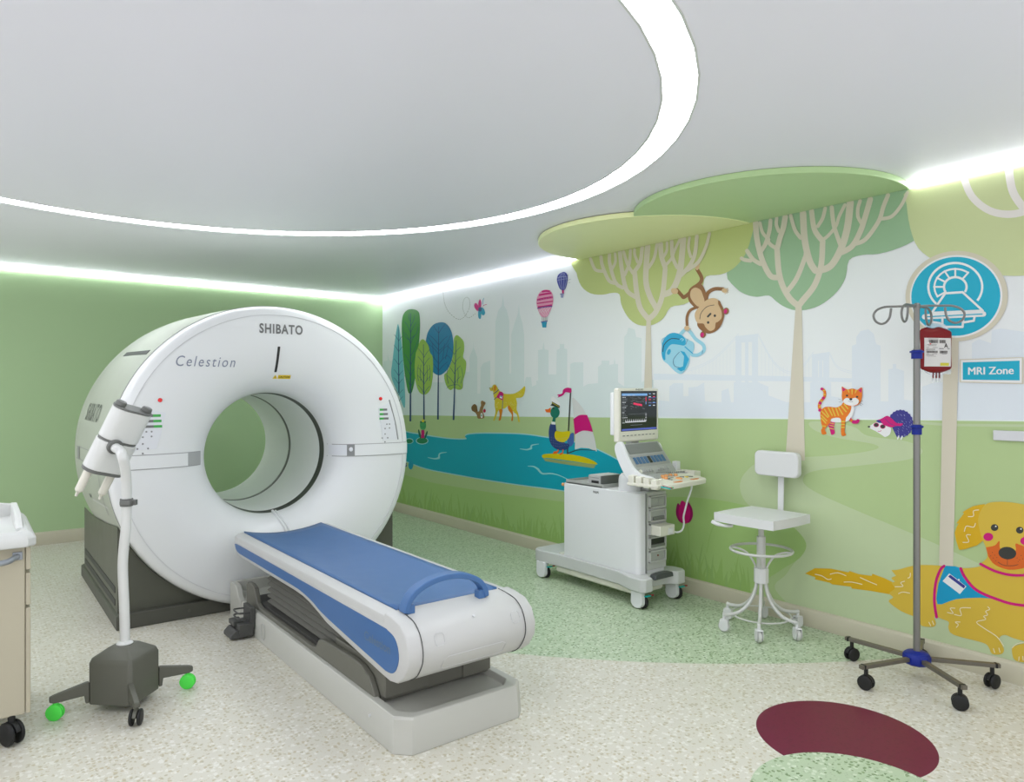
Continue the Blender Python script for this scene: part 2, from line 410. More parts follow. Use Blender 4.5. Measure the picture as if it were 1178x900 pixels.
# ---- pond
d = Dec(.0040)
pond = [(455, 498), (475, 499), (500, 503), (520, 505.5), (536, 505.5), (535, 502), (541, 499.8), (560, 499), (600, 500), (630, 504), (655, 508), (678, 514), (700, 524), (716, 533), (733, 545), (738, 558), (722, 571), (690, 571), (646, 564), (600, 558), (560, 552), (520, 545), (490, 539), (468, 531), (455, 526)]
d.blob([(x, y-1.3 if y < 535 and x > 440 and i < 17 else y+1.2) for i, (x, y) in enumerate(pond)], I_shore); d.blob(pond, I_pond)
for k, L in ((0, [(492, 526.5), (500, 528), (505, 527), (506, 522), (514, 520.5)]), (1, [(598, 516.5), (606, 517.5), (611, 516), (612, 512.5), (620, 511)]), (2, [(607, 536.5), (614, 537), (619, 540), (624, 545), (634, 545), (643, 547), (654, 552)])):
    q = L[len(L)//2]; d.stroke(L[:3], .5, I_rip, w2=2.4); d.stroke(L[2:], 2.4, I_rip, w2=.5, bump=False)
d.done('pond_decal', 'turquoise painted pond with pale ripples on the mural wall', 'wall decal')

# ---- large mural trees
I_trunk = ink('trunk', (206, 200, 180)); I_c1 = ink('crown_lime', (184, 196, 126)); I_c2 = ink('crown_sage', (148, 182, 144)); I_c3 = ink('crown_pale', (196, 206, 152)); I_tr3 = ink('branch_pale', (224, 220, 212))
def crown(d, lobes, M):
    for c in lobes: d.blob(c, M, 8)
zl = Z(640, 240, 4.712); zd = Z(835, 200, 5.2955)
d = Dec(.0045)      # sage tree
d.blob(zd((165, 278), (160, 350), (120, 460), (5, 605), (60, 695), (120, 735), (190, 750), (262, 742), (310, 780), (360, 812), (430, 833), (520, 822), (600, 785), (680, 715), (730, 630), (750, 527), (830, 495), (930, 488), (1060, 450), (1165, 390), (1130, 330), (1115, 240), (1112, 70), (1020, 85), (600, 180)), I_c2, 3)
d.poly(zd((425, 800), (462, 800))+[(926, 530), (903.5, 530)], I_trunk)
for wd, w2, L in ((38, 34, ((442, 805), (470, 770), (540, 680), (580, 560), (590, 410))), (38, 34, ((442, 805), (390, 760), (345, 680), (322, 590), (312, 460))),
                  (34, 30, ((590, 410), (540, 340), (522, 225))), (30, 26, ((375, 715), (430, 640), (475, 530), (488, 470), (470, 320), (470, 235))),
                  (40, 40, ((545, 590), (510, 530), (480, 400), (470, 240))), (40, 44, ((570, 590), (640, 560), (700, 460), (740, 330), (758, 175))),
                  (20, 20, ((585, 405), (620, 380), (670, 320), (690, 260), (725, 190))), (26, 26, ((700, 440), (672, 360), (655, 300), (645, 205))), (22, 22, ((560, 320), (590, 270), (605, 210))),
                  (34, 34, ((705, 480), (770, 440), (820, 350), (850, 260), (880, 155))), (26, 26, ((775, 430), (850, 400), (930, 290), (960, 200), (988, 130))), (22, 22, ((825, 300), (805, 260), (805, 210), (818, 165))),
                  (22, 20, ((940, 275), (1010, 260), (1070, 190), (1105, 115))),
                  (34, 34, ((320, 632), (270, 620), (220, 520), (190, 400), (182, 300))), (26, 26, ((210, 550), (165, 520), (130, 470))), (24, 22, ((150, 530), (115, 525), (95, 515))),
                  (26, 24, ((208, 480), (240, 430), (265, 350), (272, 285))), (20, 20, ((262, 400), (225, 360), (208, 300))), (32, 34, ((315, 450), (330, 390), (350, 330), (362, 262))), (24, 22, ((300, 450), (270, 430), (250, 400))), (22, 20, ((322, 350), (308, 310), (310, 270))), (24, 22, ((455, 390), (420, 340), (395, 255)))):
    d.stroke(zd(*L), wd/5.2955, I_trunk, w2=w2/5.2955, bump=False)
d.done('tree_decal', 'huge painted sage green tree with a broad branching crown behind the swivel stool', 'wall decal', None)
d = Dec(.0052)      # lime tree
d.blob(zl((108, 268), (110, 350), (135, 420), (185, 460), (250, 467), (305, 457), (342, 465), (352, 520), (385, 585), (430, 625), (480, 636), (530, 628), (580, 595), (620, 535), (690, 520), (750, 485), (790, 430), (812, 368), (890, 358), (960, 325), (1020, 255), (1055, 160), (1062, 62), (900, 92), (500, 178)), I_c1, 3)
d.poly(zl((488, 610), (512, 610))+[(750, 446), (741, 446)], I_trunk); d.poly([(741, 446), (750, 446), (754, 500), (738, 500)], I_trunk, bump=False)
for wd, w2, L in ((30, 26, ((500, 600), (540, 560), (575, 470), (590, 330))), (30, 26, ((500, 600), (455, 540), (435, 450), (425, 350))), (26, 26, ((590, 320), (570, 260), (565, 190))),
                  (30, 30, ((545, 545), (505, 470), (485, 380), (495, 205))), (34, 32, ((585, 465), (630, 440), (670, 340), (688, 165))), (22, 20, ((425, 340), (455, 290), (465, 212))), (24, 22, ((430, 480), (380, 440), (355, 330), (345, 238))),
                  (18, 16, ((415, 350), (385, 300), (365, 235))), (20, 18, ((360, 430), (320, 400), (290, 300), (288, 250))), (20, 18, ((325, 405), (285, 390), (250, 310), (242, 262))), (18, 16, ((250, 340), (210, 330), (185, 272))),
                  (16, 14, ((300, 330), (320, 290), (318, 244))), (18, 16, ((370, 360), (395, 300), (402, 226))), (16, 14, ((440, 290), (425, 250), (424, 222))), (18, 16, ((500, 320), (530, 270), (545, 195))),
                  (16, 14, ((590, 310), (625, 270), (640, 230), (668, 170))), (16, 14, ((575, 270), (598, 230), (600, 185))), (20, 20, ((655, 320), (630, 260), (625, 178))), (24, 20, ((660, 375), (715, 320), (750, 250), (762, 150))), (16, 14, ((728, 260), (716, 210), (722, 158))), (20, 16, ((710, 335), (770, 290), (810, 210), (830, 135)))):
    d.stroke(zl(*L), wd/4.712, I_trunk, w2=w2/4.712, bump=False)
d.done('tree_decal', 'huge painted lime green tree with beige branches above the ultrasound monitor', 'wall decal', None)
d = Dec(.0052)      # pale crown at the right edge
d.blob([(1044, 219), (1043, 235), (1047, 262), (1056, 285), (1075, 300), (1100, 310), (1150, 317), (1200, 316), (1260, 308), (1330, 290), (1330, 170), (1250, 166), (1178, 185), (1100, 203)], I_c3, 3)
d.poly([(1086, 380), (1103, 380), (1100, 520), (1096, 664), (1080, 664)], I_trunk)
d.stroke([(1108, 202), (1118, 226), (1140, 243), (1168, 246), (1200, 235)], 8.5, I_tr3); d.stroke([(1160, 190), (1165, 220), (1180, 242), (1200, 262)], 9.5, I_tr3, bump=False)
d.done('tree_decal', 'pale lime painted crown with thick white branches cut off by the right edge', 'wall decal', None)
# ---- row of five slim trees
I_navy = ink('navy', (36, 66, 112)); I_teal = ink('teal', (112, 186, 194)); I_leaf = ink('leaf', (64, 140, 62)); I_lime = ink('lime', (150, 186, 82)); I_blue = ink('blue', (24, 122, 166))
zt = Z(440, 345, 6.4286)
def slim(outline, stem, branches, M, lab, sw=9, base=.0046):
    d = Dec(base); d.blob(zt(*outline), M, 5)
    d.stroke(zt(*stem), 3/6.43*1.1, I_navy, sm=False, w2=sw/6.43, cap=False)
    for b in branches: d.stroke(zt(*b), .55, I_navy, w2=.35, bump=False, cap=False)
    d.done('tree_decal', lab, 'wall decal', 'slim painted trees by the pond')
def rib(x, ys, w, dy):
    out = []
    for k, y in enumerate(ys): out += [((x, y), (x-w*.5, y-dy*.6), (x-w, y-dy)), ((x, y+8), (x+w*.5, y+8-dy*.6), (x+w, y+8-dy))]
    return out
slim(((115, 180), (128, 230), (142, 330), (152, 440), (162, 600), (168, 740), (160, 800), (120, 700), (66, 570), (74, 450), (92, 300), (104, 220)), ((117, 200), (122, 690)), rib(118, (300, 380, 480, 560, 620, 700, 750), 34, 44), I_teal, 'narrow pointed teal conifer, leftmost of the slim painted trees')
slim(((220, 70), (262, 84), (276, 130), (276, 240), (262, 400), (244, 560), (222, 670), (204, 694), (186, 670), (164, 540), (148, 360), (142, 200), (150, 120), (178, 80)), ((208, 100), (206, 900)), rib(207, (240, 320, 480, 560, 640), 44, 80)+[((207, 160), (195, 130), (200, 95)), ((207, 200), (230, 150), (240, 110)), ((207, 290), (250, 250), (264, 200)), ((207, 300), (165, 270), (150, 200)), ((207, 420), (240, 360), (262, 300))], I_leaf, 'tallest dark green slim painted tree', 12)
slim(((425, 167), (470, 176), (508, 230), (524, 320), (518, 420), (490, 500), (450, 545), (412, 558), (370, 530), (335, 450), (320, 340), (332, 250), (372, 188)), ((416, 200), (410, 886)), rib(414, (330, 400, 470, 520), 70, 70)+[((415, 250), (440, 210), (460, 185)), ((415, 245), (390, 215), (380, 190)), ((414, 380), (470, 330), (505, 260)), ((414, 370), (360, 310), (335, 270))]+[((414+a, 440), (414+a*1.3, 380), (414+a*1.5, 320)) for a in (-50, -30, 30, 50)], I_blue, 'round blue crowned painted tree beside the tall green one', 12, .0044)
slim(((296, 292), (318, 305), (340, 340), (352, 390), (370, 420), (374, 500), (368, 600), (350, 670), (312, 702), (270, 680), (244, 600), (238, 500), (246, 400), (262, 355), (276, 310)), ((303, 330), (307, 886)), rib(306, (420, 480, 560, 620, 690), 44, 60)+[((306+a, 600), (306+a*1.2, 540), (306+a, 480)) for a in (-40, -22, 22, 40)], I_lime, 'small lime green painted tree in front of the blue crown', 11, .0062)
slim(((548, 262), (572, 275), (600, 310), (604, 370), (596, 425), (618, 460), (614, 530), (596, 600), (590, 655), (560, 666), (530, 655), (500, 668), (470, 630), (456, 560), (480, 530), (515, 440), (525, 340), (530, 285)), ((545, 300), (525, 890)), rib(528, (400, 470, 540, 620), 50, 60)+[((528+a, 620), (528+a*1.3, 560), (528+a*1.1, 500)) for a in (-40, 25, 50)]+[((523, 630), (490, 640), (475, 655)), ((523, 630), (560, 630), (580, 650))], I_lime, 'lime green painted tree right of the blue crown', 12, .0042)
# ---- butterfly with a dashed loop
I_mag = ink('magenta', (196, 0, 112)); I_cyan = ink('cyan', (20, 148, 178)); I_dark = ink('black', (48, 50, 46)); I_olive = ink('dash', (128, 134, 118)); I_wht = ink('white', (226, 228, 226))
d = Dec(.0042); zb = Z(500, 320, 6.5444)
path = smooth(zb((62, 75), (66, 130), (78, 200), (110, 260), (175, 310), (225, 290), (262, 220), (262, 165), (240, 145), (218, 170), (212, 230), (235, 285), (262, 298), (310, 265)), 8)
for k in range(0, len(path)-2, 2): d.stroke([path[k], path[k+1]], .55, I_olive, sm=False, bump=False, cap=False)
d.blob(zb((340, 160), (352, 185), (348, 225), (338, 230), (328, 195)), I_mag); d.blob(zb((310, 188), (328, 205), (342, 240), (325, 250), (302, 225), (298, 200)), I_mag)
d.blob(zb((340, 225), (365, 225), (380, 260), (370, 280), (352, 270)), I_cyan); d.blob(zb((335, 235), (350, 260), (348, 300), (338, 308), (328, 290), (328, 250)), I_cyan); d.oval(*zb((341, 236))[0], 2, 2.6, I_navy)
d.stroke(zb((362, 200), (364, 170), (371, 152)), .6, I_cyan); d.stroke(zb((362, 212), (378, 202), (393, 200)), .6, I_mag)
d.done('butterfly_decal', 'magenta and cyan painted butterfly at the end of a dashed flight loop')
# ---- balloons
I_pink = ink('pink', (222, 150, 176)); I_ind = ink('indigo', (52, 58, 140)); I_lil = ink('lilac', (150, 156, 196))
d = Dec(.0042); zz = Z(600, 280, 7.5)
d.blob(zz((213, 401), (250, 412), (270, 450), (272, 510), (262, 550), (222, 632), (172, 632), (138, 565), (128, 500), (145, 440), (175, 410)), I_pink)
for L, wd in ((((140, 552), (200, 545), (262, 535)), 18), (((132, 520), (200, 510), (270, 500)), 10), (((134, 490), (200, 475), (268, 465)), 18), (((150, 448), (200, 438), (258, 430)), 16), (((175, 418), (210, 411), (245, 415)), 16)): d.stroke(zz(*L), wd/7.5, I_mag, cap=False)
d.stroke(zz((138, 562), (200, 550), (261, 545)), 1.1, I_ind)
for k in range(6): d.oval(*zz((145+k*23, 489-k*5))[0], .45, .45, I_blue)
for k in range(4): d.stroke(zz((150+k*25, 575-k*3), (200+k*16, 628)), .3, I_wht, sm=False, bump=False, cap=False); d.stroke(zz((180+k*25, 555-k*3), (150+k*20, 595)), .3, I_wht, sm=False, bump=False, cap=False)
for x in (177, 190, 204, 217): d.stroke(zz((x, 632), (x, 674)), .4, I_olive, sm=False, cap=False, bump=False)
d.poly(zz((172, 680), (218, 678), (212, 727), (180, 727)), I_cyan); d.stroke(zz((170, 680), (222, 671)), 1.0, I_ind, sm=False)
d.done('balloon_decal', 'magenta and pink striped hot air balloon painted on the sky', 'wall decal', 'painted hot air balloons')
d = Dec(.0042)
d.blob(zz((358, 248), (385, 256), (398, 285), (396, 330), (375, 398), (335, 398), (312, 350), (305, 310), (318, 270)), I_ind)
for x in (-30, -10, 14, 34): d.stroke(zz((355+x*.3, 255), (352+x, 310), (355+x*.5, 395)), .5, I_lil, cap=False)
d.stroke(zz((310, 300), (350, 288), (395, 292)), .7, I_lil); d.stroke(zz((310, 320), (350, 312), (396, 305)), .5, I_lil)
d.poly(zz((348, 405), (365, 405), (365, 432), (350, 432)), I_mag); d.poly(zz((335, 438), (363, 436), (359, 470), (340, 470)), I_lil); d.stroke(zz((332, 438), (366, 434)), .7, I_ind, sm=False)
for L in (((400, 320), (425, 308)), ((400, 335), (420, 342)), ((398, 290), (402, 268))): d.stroke(zz(*L), .3, I_olive, sm=False, cap=False)
d.done('balloon_decal', 'smaller navy blue hot air balloon painted beside the lime tree', 'wall decal', 'painted hot air balloons')
# ---- squirrel and standing dog
I_brn = ink('squirrel', (146, 112, 70)); I_brn2 = ink('squirrel_tail', (118, 88, 52)); I_yel = ink('golden', (206, 188, 44)); I_org = ink('orange', (206, 122, 12)); I_red = ink('berry', (196, 40, 80)); I_grn = ink('collar_green', (70, 150, 110))
zs = Z(534, 430, 12.8555)
d = Dec(.0050)
d.blob(zs((150, 450), (185, 475), (195, 530), (205, 590), (195, 620), (160, 575), (115, 545), (108, 490)), I_brn2)
d.blob(zs((262, 400), (285, 408), (316, 432), (300, 470), (285, 500), (275, 560), (295, 620), (292, 655), (240, 668), (200, 660), (185, 610), (165, 560), (215, 560), (235, 500), (248, 470), (246, 420)), I_brn)
d.oval(*zs((258, 620))[0], 1.3, 3.0, I_wht); d.oval(*zs((256, 618))[0], .7, 1.2, I_grn); d.oval(*zs((300, 550))[0], 1.5, 2.1, I_red); d.stroke(zs((300, 532), (306, 515)), .6, I_grn, sm=False); d.oval(*zs((290, 436))[0], .5, .6, I_dark)
d.done('squirrel_decal', 'small brown painted squirrel holding a red strawberry')
d = Dec(.0050)
d.blob(zs((515, 525), (565, 530), (555, 600), (540, 680), (520, 696), (508, 686), (525, 610)), I_org, 3); d.blob(zs((645, 480), (680, 455), (705, 510), (722, 580), (720, 690), (695, 692), (705, 610), (655, 540)), I_org, 3)
d.blob(zs((375, 225), (385, 210), (410, 200), (425, 170), (460, 162), (485, 190), (515, 245), (560, 275), (600, 298), (720, 298), (790, 270), (850, 225), (895, 185), (902, 240), (880, 320), (840, 355), (780, 360), (768, 370), (782, 440), (775, 530), (800, 590), (822, 705), (800, 710), (780, 610), (735, 575), (700, 520), (660, 470), (600, 515), (550, 520), (505, 545), (485, 600), (450, 690), (430, 690), (455, 610), (462, 540), (450, 480), (450, 400), (435, 330), (425, 260), (400, 258), (382, 245)), I_yel, 3)
d.oval(*zs((455, 215))[0], 1.4, 3.2, I_org, rot=5); d.oval(*zs((377, 212))[0], .55, .5, I_dark); d.oval(*zs((417, 228))[0], .7, .7, I_red); d.oval(*zs((418, 204))[0], .35, .35, I_dark)
d.stroke(zs((430, 302), (475, 270), (512, 235)), .9, I_navy); d.stroke(zs((442, 384), (480, 350)), .8, I_navy)
d.poly(zs((520, 268), (555, 268), (582, 292), (575, 400), (475, 350)), I_mag); d.poly(zs((530, 325), (565, 330), (562, 372), (524, 358)), I_wht); d.poly(zs((534, 325), (560, 330), (558, 348), (532, 342)), I_cyan)
d.stroke(zs((572, 400), (562, 520)), 1.1, I_olive, sm=False)
random.seed(3); d.lay(); I_yl = ink('golden_light', (216, 208, 120))
for k in range(50):
    x, y = random.choice(((random.uniform(690, 770), random.uniform(330, 560)), (random.uniform(590, 700), random.uniform(410, 470)), (random.uniform(460, 510), random.uniform(420, 520)), (random.uniform(790, 880), random.uniform(240, 330))))
    d.stroke(zs((x, y), (x+5, y+16)), .3, I_yl, sm=False, bump=False, cap=False)
d.done('dog_decal', 'yellow painted dog standing in a magenta vest by the pond')
# ---- frog on lily pad, free pad, flowers
zf = Z(440, 470, 6.2296); I_frog = ink('frog', (72, 160, 98)); I_pad = ink('pad', (30, 130, 84)); I_fd = ink('frog_dark', (24, 96, 76)); I_crown = ink('crown_yellow', (222, 196, 30))
d = Dec(.0048); d.oval(*zf((284, 232))[0], 7.1, 4.2, I_shore); d.oval(*zf((284, 231))[0], 6.3, 3.5, I_pad)
d.blob(zf((275, 215), (262, 200), (255, 160), (262, 152), (272, 180), (282, 205)), I_fd); d.blob(zf((300, 212), (306, 190), (318, 162), (324, 172), (316, 200), (305, 218)), I_fd)
d.poly(zf((279, 155), (300, 155), (300, 212), (276, 214)), I_mag); d.blob(zf((272, 100), (290, 96), (308, 102), (312, 130), (302, 152), (280, 152), (268, 130)), I_frog)
for x in (275, 305): d.oval(*zf((x, 98))[0], .9, 1.2, I_fd)
d.poly(zf((283, 98), (282, 76), (288, 86), (291, 70), (294, 86), (299, 78), (298, 98)), I_crown); d.stroke(zf((276, 128), (290, 138), (304, 128)), .35, I_fd, cap=False)
d.done('frog_decal', 'green painted frog with a crown sitting on a lily pad in the pond')
d = Dec(.0048); d.oval(*zf((191, 234))[0], 5.0, 3.2, I_shore); d.oval(*zf((191, 235))[0], 4.2, 2.5, I_pad); d.done('lily_pad_decal', 'small empty green lily pad painted left of the frog')
d = Dec(.0048)
for a in (-60, -20, 20, 60, 95):
    x, y = zf((152, 408))[0]; d.stroke([(x-1, y+3.5), (x+3.2*sin(radians(a)), y-4*cos(radians(a)))], 2.0, I_ind, sm=False, w2=1.3)
d.done('flower_decal', 'navy painted flower half hidden behind the scanner', 'wall decal')
d = Dec(.0048); d.blob(zf((188, 395), (192, 375), (200, 366), (210, 372), (219, 385), (221, 410), (212, 432), (200, 438), (188, 425), (185, 408)), I_cyan); d.stroke([(472, 541), (470.5, 546)], .4, I_hill, sm=False); d.done('flower_decal', 'cyan painted tulip head under the pond beside the navy flower', 'wall decal')
d = Dec(.0048); zu = Z(700, 500, 6.43)
I_mg2 = ink('magenta_dark', (150, 8, 92)); d.blob(zu((515, 508), (500, 550), (502, 600), (525, 645), (560, 650), (540, 560)), I_mg2); d.blob(zu((580, 502), (605, 520), (622, 560), (622, 610), (600, 650), (570, 640)), I_mg2)
d.blob(zu((545, 490), (585, 520), (604, 560), (604, 610), (585, 655), (552, 655), (525, 620), (518, 570), (528, 520)), I_mag); d.stroke(zu((578, 655), (592, 720), (596, 800), (592, 880)), .7, I_grass)
d.done('flower_decal', 'magenta painted tulip behind the ultrasound keyboard', 'wall decal')
d = Dec(.0048); d.stroke([(826, 598), (818, 612), (813, 636)], .7, I_grass); d.done('stem_decal', 'thin curved green plant stem painted left under the stool seat')
# ---- duck and sailboat
zk = Z(600, 430, 7.5); I_duck = ink('duck_green', (14, 112, 92)); I_dblue = ink('duck_navy', (40, 62, 116)); I_db2 = ink('duck_wing', (66, 98, 160)); I_sand = ink('hull_under', (146, 160, 104)); I_yb = ink('bright_yellow', (206, 190, 0)); I_or2 = ink('bill', (226, 104, 28)); I_sail = ink('sail', (206, 208, 204))
d = Dec(.0058)
d.poly([tuple(p) for p in smooth(zk((445, 205), (490, 250), (540, 320), (590, 430), (630, 560), (650, 672)), 5)]+zk((580, 645), (515, 640), (460, 655))+[tuple(p) for p in smooth(zk((460, 655), (462, 540), (450, 380), (435, 215)), 5)], I_sail)
d.poly([tuple(p) for p in smooth(zk((447, 392), (500, 358), (565, 357)), 5)]+[tuple(p) for p in smooth(zk((565, 357), (595, 430), (616, 503)), 4)]+[tuple(p) for p in smooth(zk((616, 503), (530, 493), (460, 526)), 5)], I_mag)
d.stroke(zk((424, 130), (404, 500), (396, 690)), 1.5, I_dark, sm=False); d.stroke(zk((398, 688), (500, 658), (640, 664)), 1.4, I_dark, w2=.6)
d.blob(zk((428, 130), (425, 165), (380, 160), (360, 185), (312, 207), (320, 192), (306, 182), (350, 172), (358, 140), (390, 122)), I_mag, 3)
d.blob(zk((182, 700), (260, 690), (400, 695), (540, 720), (640, 765), (640, 785), (500, 765), (250, 730), (185, 728)), I_yb, 3)
d.poly(zk((185, 730), (250, 738), (420, 760), (560, 775), (643, 782), (625, 816), (420, 790), (205, 755)), I_sand)
d.done('sailboat_decal', 'yellow painted boat with a magenta striped sail on the pond')
d = Dec(.0085)
d.blob(zk((445, 510), (452, 545), (448, 600), (420, 630), (395, 600), (400, 540)), I_db2, 4)
d.blob(zk((256, 430), (292, 432), (298, 480), (320, 560), (380, 600), (410, 610), (400, 650), (340, 662), (280, 640), (245, 590), (234, 520), (240, 460)), I_dblue, 4)
d.blob(zk((285, 520), (300, 495), (350, 502), (415, 498), (410, 550), (370, 590), (320, 585), (290, 560)), I_yb, 4)
d.poly(zk((258, 415), (290, 418), (292, 440), (258, 438)), I_wht); d.poly(zk((272, 375), (295, 375), (292, 418), (264, 412)), I_duck)
d.oval(*zk((288, 335))[0], 5.4, 6.6, I_duck); d.poly(zk((252, 292), (228, 308), (203, 308), (205, 320), (215, 334), (250, 336)), I_or2); d.oval(*zk((276, 302))[0], 1.0, 1.0, I_dark)
d.blob(zk((258, 205), (275, 198), (325, 250), (330, 275), (262, 240), (252, 225)), I_wht, 4); d.poly(zk((262, 240), (330, 278), (327, 300), (290, 285), (248, 275), (262, 258)), I_dark); d.stroke(zk((262, 250), (328, 288)), .5, I_yb, sm=False, cap=False)
d.lay()
for r in range(4):
    for k in range(9): 
        x, y = zk((255+k*17, 560+r*22+abs(k-4)*-3))[0]
        if y < 519.5-r*0: d.stroke([(x, y), (x+.2, y+1.1)], .25, I_lil, sm=False, bump=False, cap=False)
d.poly(zk((310, 655), (320, 655), (322, 672), (300, 692), (268, 694), (278, 672), (310, 668)), I_or2); d.poly(zk((352, 655), (362, 655), (358, 690), (340, 702), (322, 700), (335, 684), (352, 680)), I_or2)
d.done('duck_decal', 'painted duck in a captain cap standing on the yellow boat')
# ---- monkey and backpack
zm = Z(750, 290, 6.0); I_mb = ink('monkey_brown', (138, 94, 48)); I_mt = ink('monkey_tan', (206, 176, 134))
d = Dec(.0066)
d.stroke(zm((372, 340), (385, 285), (430, 256), (490, 256)), 4.2, I_mb); d.stroke(zm((310, 380), (262, 405), (242, 450), (242, 505)), 3.2, I_mb)
d.stroke(zm((300, 240), (335, 210), (342, 175), (312, 120)), 4.2, I_mb); d.stroke(zm((270, 275), (222, 312), (205, 300), (172, 262)), 4.2, I_mb)
d.blob(zm((340, 222), (368, 270), (382, 330), (345, 380), (310, 392), (262, 350), (246, 300), (260, 255), (300, 225)), I_mb)
d.blob(zm((300, 246), (335, 262), (352, 300), (362, 345), (330, 378), (295, 358), (265, 310), (270, 265)), I_mt)
d.blob(zm((450, 335), (480, 365), (500, 420), (485, 490), (450, 540), (395, 563), (345, 545), (312, 495), (360, 420)), I_mb)
for x, y in ((512, 408), (352, 570)): d.oval(*zm((x, y))[0], 3.3, 3.9, I_mb, rot=15); d.oval(*zm((x-5, y+2))[0], 1.9, 2.7, I_mag, rot=15)
d.blob(zm((420, 318), (455, 330), (458, 360), (480, 410), (480, 455), (455, 482), (440, 490), (432, 530), (400, 545), (370, 520), (355, 495), (315, 490), (296, 450), (302, 410), (340, 365), (380, 330)), I_mt)
d.stroke(zm((330, 465), (340, 420), (380, 378), (430, 366)), .7, I_dark); d.stroke(zm((386, 446), (404, 427)), 2.2, I_dark, sm=False)
for x, y in ((434, 440), (388, 487)): d.oval(*zm((x, y))[0], 1.4, 1.5, I_dark)
for x, y, A in ((505, 266, (-40, -5, 30, 60, 90)), (246, 525, (60, 90, 120, 150, 20))):
    X, Y = zm((x, y))[0]; d.oval(X-1, Y, 2.9, 2.6, I_mt)
    for a in A: d.stroke([(X, Y), (X+4.4*cos(radians(a)), Y+4.2*sin(radians(a)))], .8, I_mt, sm=False, bump=False)
d.blob(zm((298, 70), (328, 68), (326, 110), (308, 126), (295, 100)), I_mt); d.blob(zm((133, 258), (160, 250), (180, 265), (172, 288), (140, 286)), I_mt)
d.done('monkey_decal', 'brown painted monkey hanging upside down from the lime tree')
d = Dec(.0058); I_bp = ink('pack_light', (150, 204, 220)); I_bp2 = ink('pack_blue', (36, 160, 200))
d.stroke(zm((195, 570), (232, 535), (262, 550), (300, 600), (352, 640), (358, 680), (320, 710), (280, 712)), 4.0, I_bp)
d.stroke(zm((90, 590), (68, 610), (72, 650)), 1.2, I_bp)
d.blob(zm((150, 558), (200, 570), (240, 600), (285, 625), (292, 660), (280, 700), (262, 720), (260, 760), (238, 810), (200, 842), (160, 825), (110, 775), (75, 745), (66, 690), (75, 620), (105, 575)), I_bp)
d.blob(zm((150, 558), (205, 575), (232, 610), (225, 645), (180, 640), (130, 640), (95, 690), (92, 745), (75, 735), (66, 690), (75, 620), (105, 575)), I_bp2, 4)
d.stroke(zm((75, 690), (85, 640), (130, 600), (190, 602)), .9, I_dark); d.stroke(zm((196, 606), (205, 598), (218, 606), (205, 614)), .8, I_bp); d.stroke(zm((228, 655), (280, 700)), 1.2, I_bp2, sm=False)
d.oval(*zm((117, 690))[0], 2.0, 3.4, I_bp2, rot=20); d.poly(zm((195, 682), (225, 690), (256, 740), (225, 815), (200, 825), (170, 805), (215, 790), (222, 720)), I_bp2)
d.stroke(zm((190, 690), (150, 740), (155, 785), (195, 800)), .5, I_navy, cap=False); d.stroke(zm((232, 640), (248, 600)), .4, I_navy, sm=False, cap=False); d.stroke(zm((345, 700), (352, 680)), .5, I_navy, sm=False)
d.done('backpack_decal', 'light blue painted backpack dangling from the monkey hand')
# ---- cat, hedgehog
zc = Z(930, 430, 9.0615); I_cat = ink('cat_orange', (220, 116, 18)); I_cy = ink('cat_yellow', (214, 186, 62)); I_hg = ink('hedgehog', (52, 50, 132))
d = Dec(.0062)
d.stroke(zc((128, 380), (112, 350), (120, 300), (158, 255), (172, 215), (162, 175), (140, 160)), 3.2, I_cat)
for a, b in (((108, 320), (130, 325)), ((112, 345), (130, 350)), ((125, 280), (145, 290)), ((155, 215), (178, 220)), ((150, 180), (170, 172))): d.stroke(zc(a, b), 1.2, I_cy, sm=False)
for q in ((140, 160), (155, 255), (122, 308), (118, 382)): d.oval(*zc(q)[0], 1.8, 1.7, I_mag)
d.blob(zc((235, 500), (275, 510), (265, 560), (275, 620), (240, 638), (225, 590), (205, 530)), I_mag, 4)
for y in (520, 545, 575): d.stroke(zc((215, y-8), (268, y+5)), .9, I_cy, sm=False, cap=False)
d.blob(zc((390, 330), (470, 340), (470, 420), (420, 490), (330, 510), (240, 500), (250, 470)), I_wht, 4)
d.blob(zc((125, 400), (160, 355), (210, 345), (290, 352), (340, 330), (370, 300), (442, 330), (440, 390), (410, 440), (390, 470), (378, 600), (392, 640), (350, 650), (338, 600), (335, 470), (240, 470), (225, 510), (185, 560), (172, 590), (188, 625), (145, 635), (132, 590), (145, 560), (130, 500)), I_cat, 4)
for k, (a, b) in enumerate((((135, 390), (205, 460)), ((165, 365), (215, 450)), ((205, 350), (250, 440)), ((245, 355), (280, 445)), ((285, 355), (315, 440)), ((310, 345), (360, 430)), ((340, 335), (395, 400)), ((370, 315), (415, 370)), ((130, 430), (195, 495)), ((132, 460), (185, 520)), ((338, 500), (385, 500)), ((340, 530), (382, 530)), ((342, 560), (380, 560)), ((138, 545), (180, 550)))): d.stroke(zc(a, b), 1.4, I_cy, sm=False, bump=(k == 0), cap=False)
d.blob(zc((348, 135), (375, 150), (410, 165), (460, 155), (510, 168), (540, 148), (560, 150), (560, 200), (555, 260), (530, 315), (470, 338), (400, 325), (360, 290), (348, 240), (350, 190)), I_cat, 4)
d.blob(zc((370, 270), (400, 252), (440, 262), (490, 252), (525, 280), (515, 315), (460, 335), (395, 322), (365, 295)), I_wht, 4)
d.poly(zc((352, 145), (390, 165), (360, 190)), I_mag); d.poly(zc((555, 152), (550, 200), (520, 175)), I_mag)
for a, b in (((412, 165), (425, 200)), ((455, 158), (455, 220)), ((500, 168), (485, 205))): d.stroke(zc(a, b), 1.6, I_cy, sm=False, cap=False, w2=.7)
for q, r in (((402, 229), 1.3), ((507, 242), 1.3), ((442, 267), 1.7)): d.oval(*zc(q)[0], r, r*.85, I_dark)
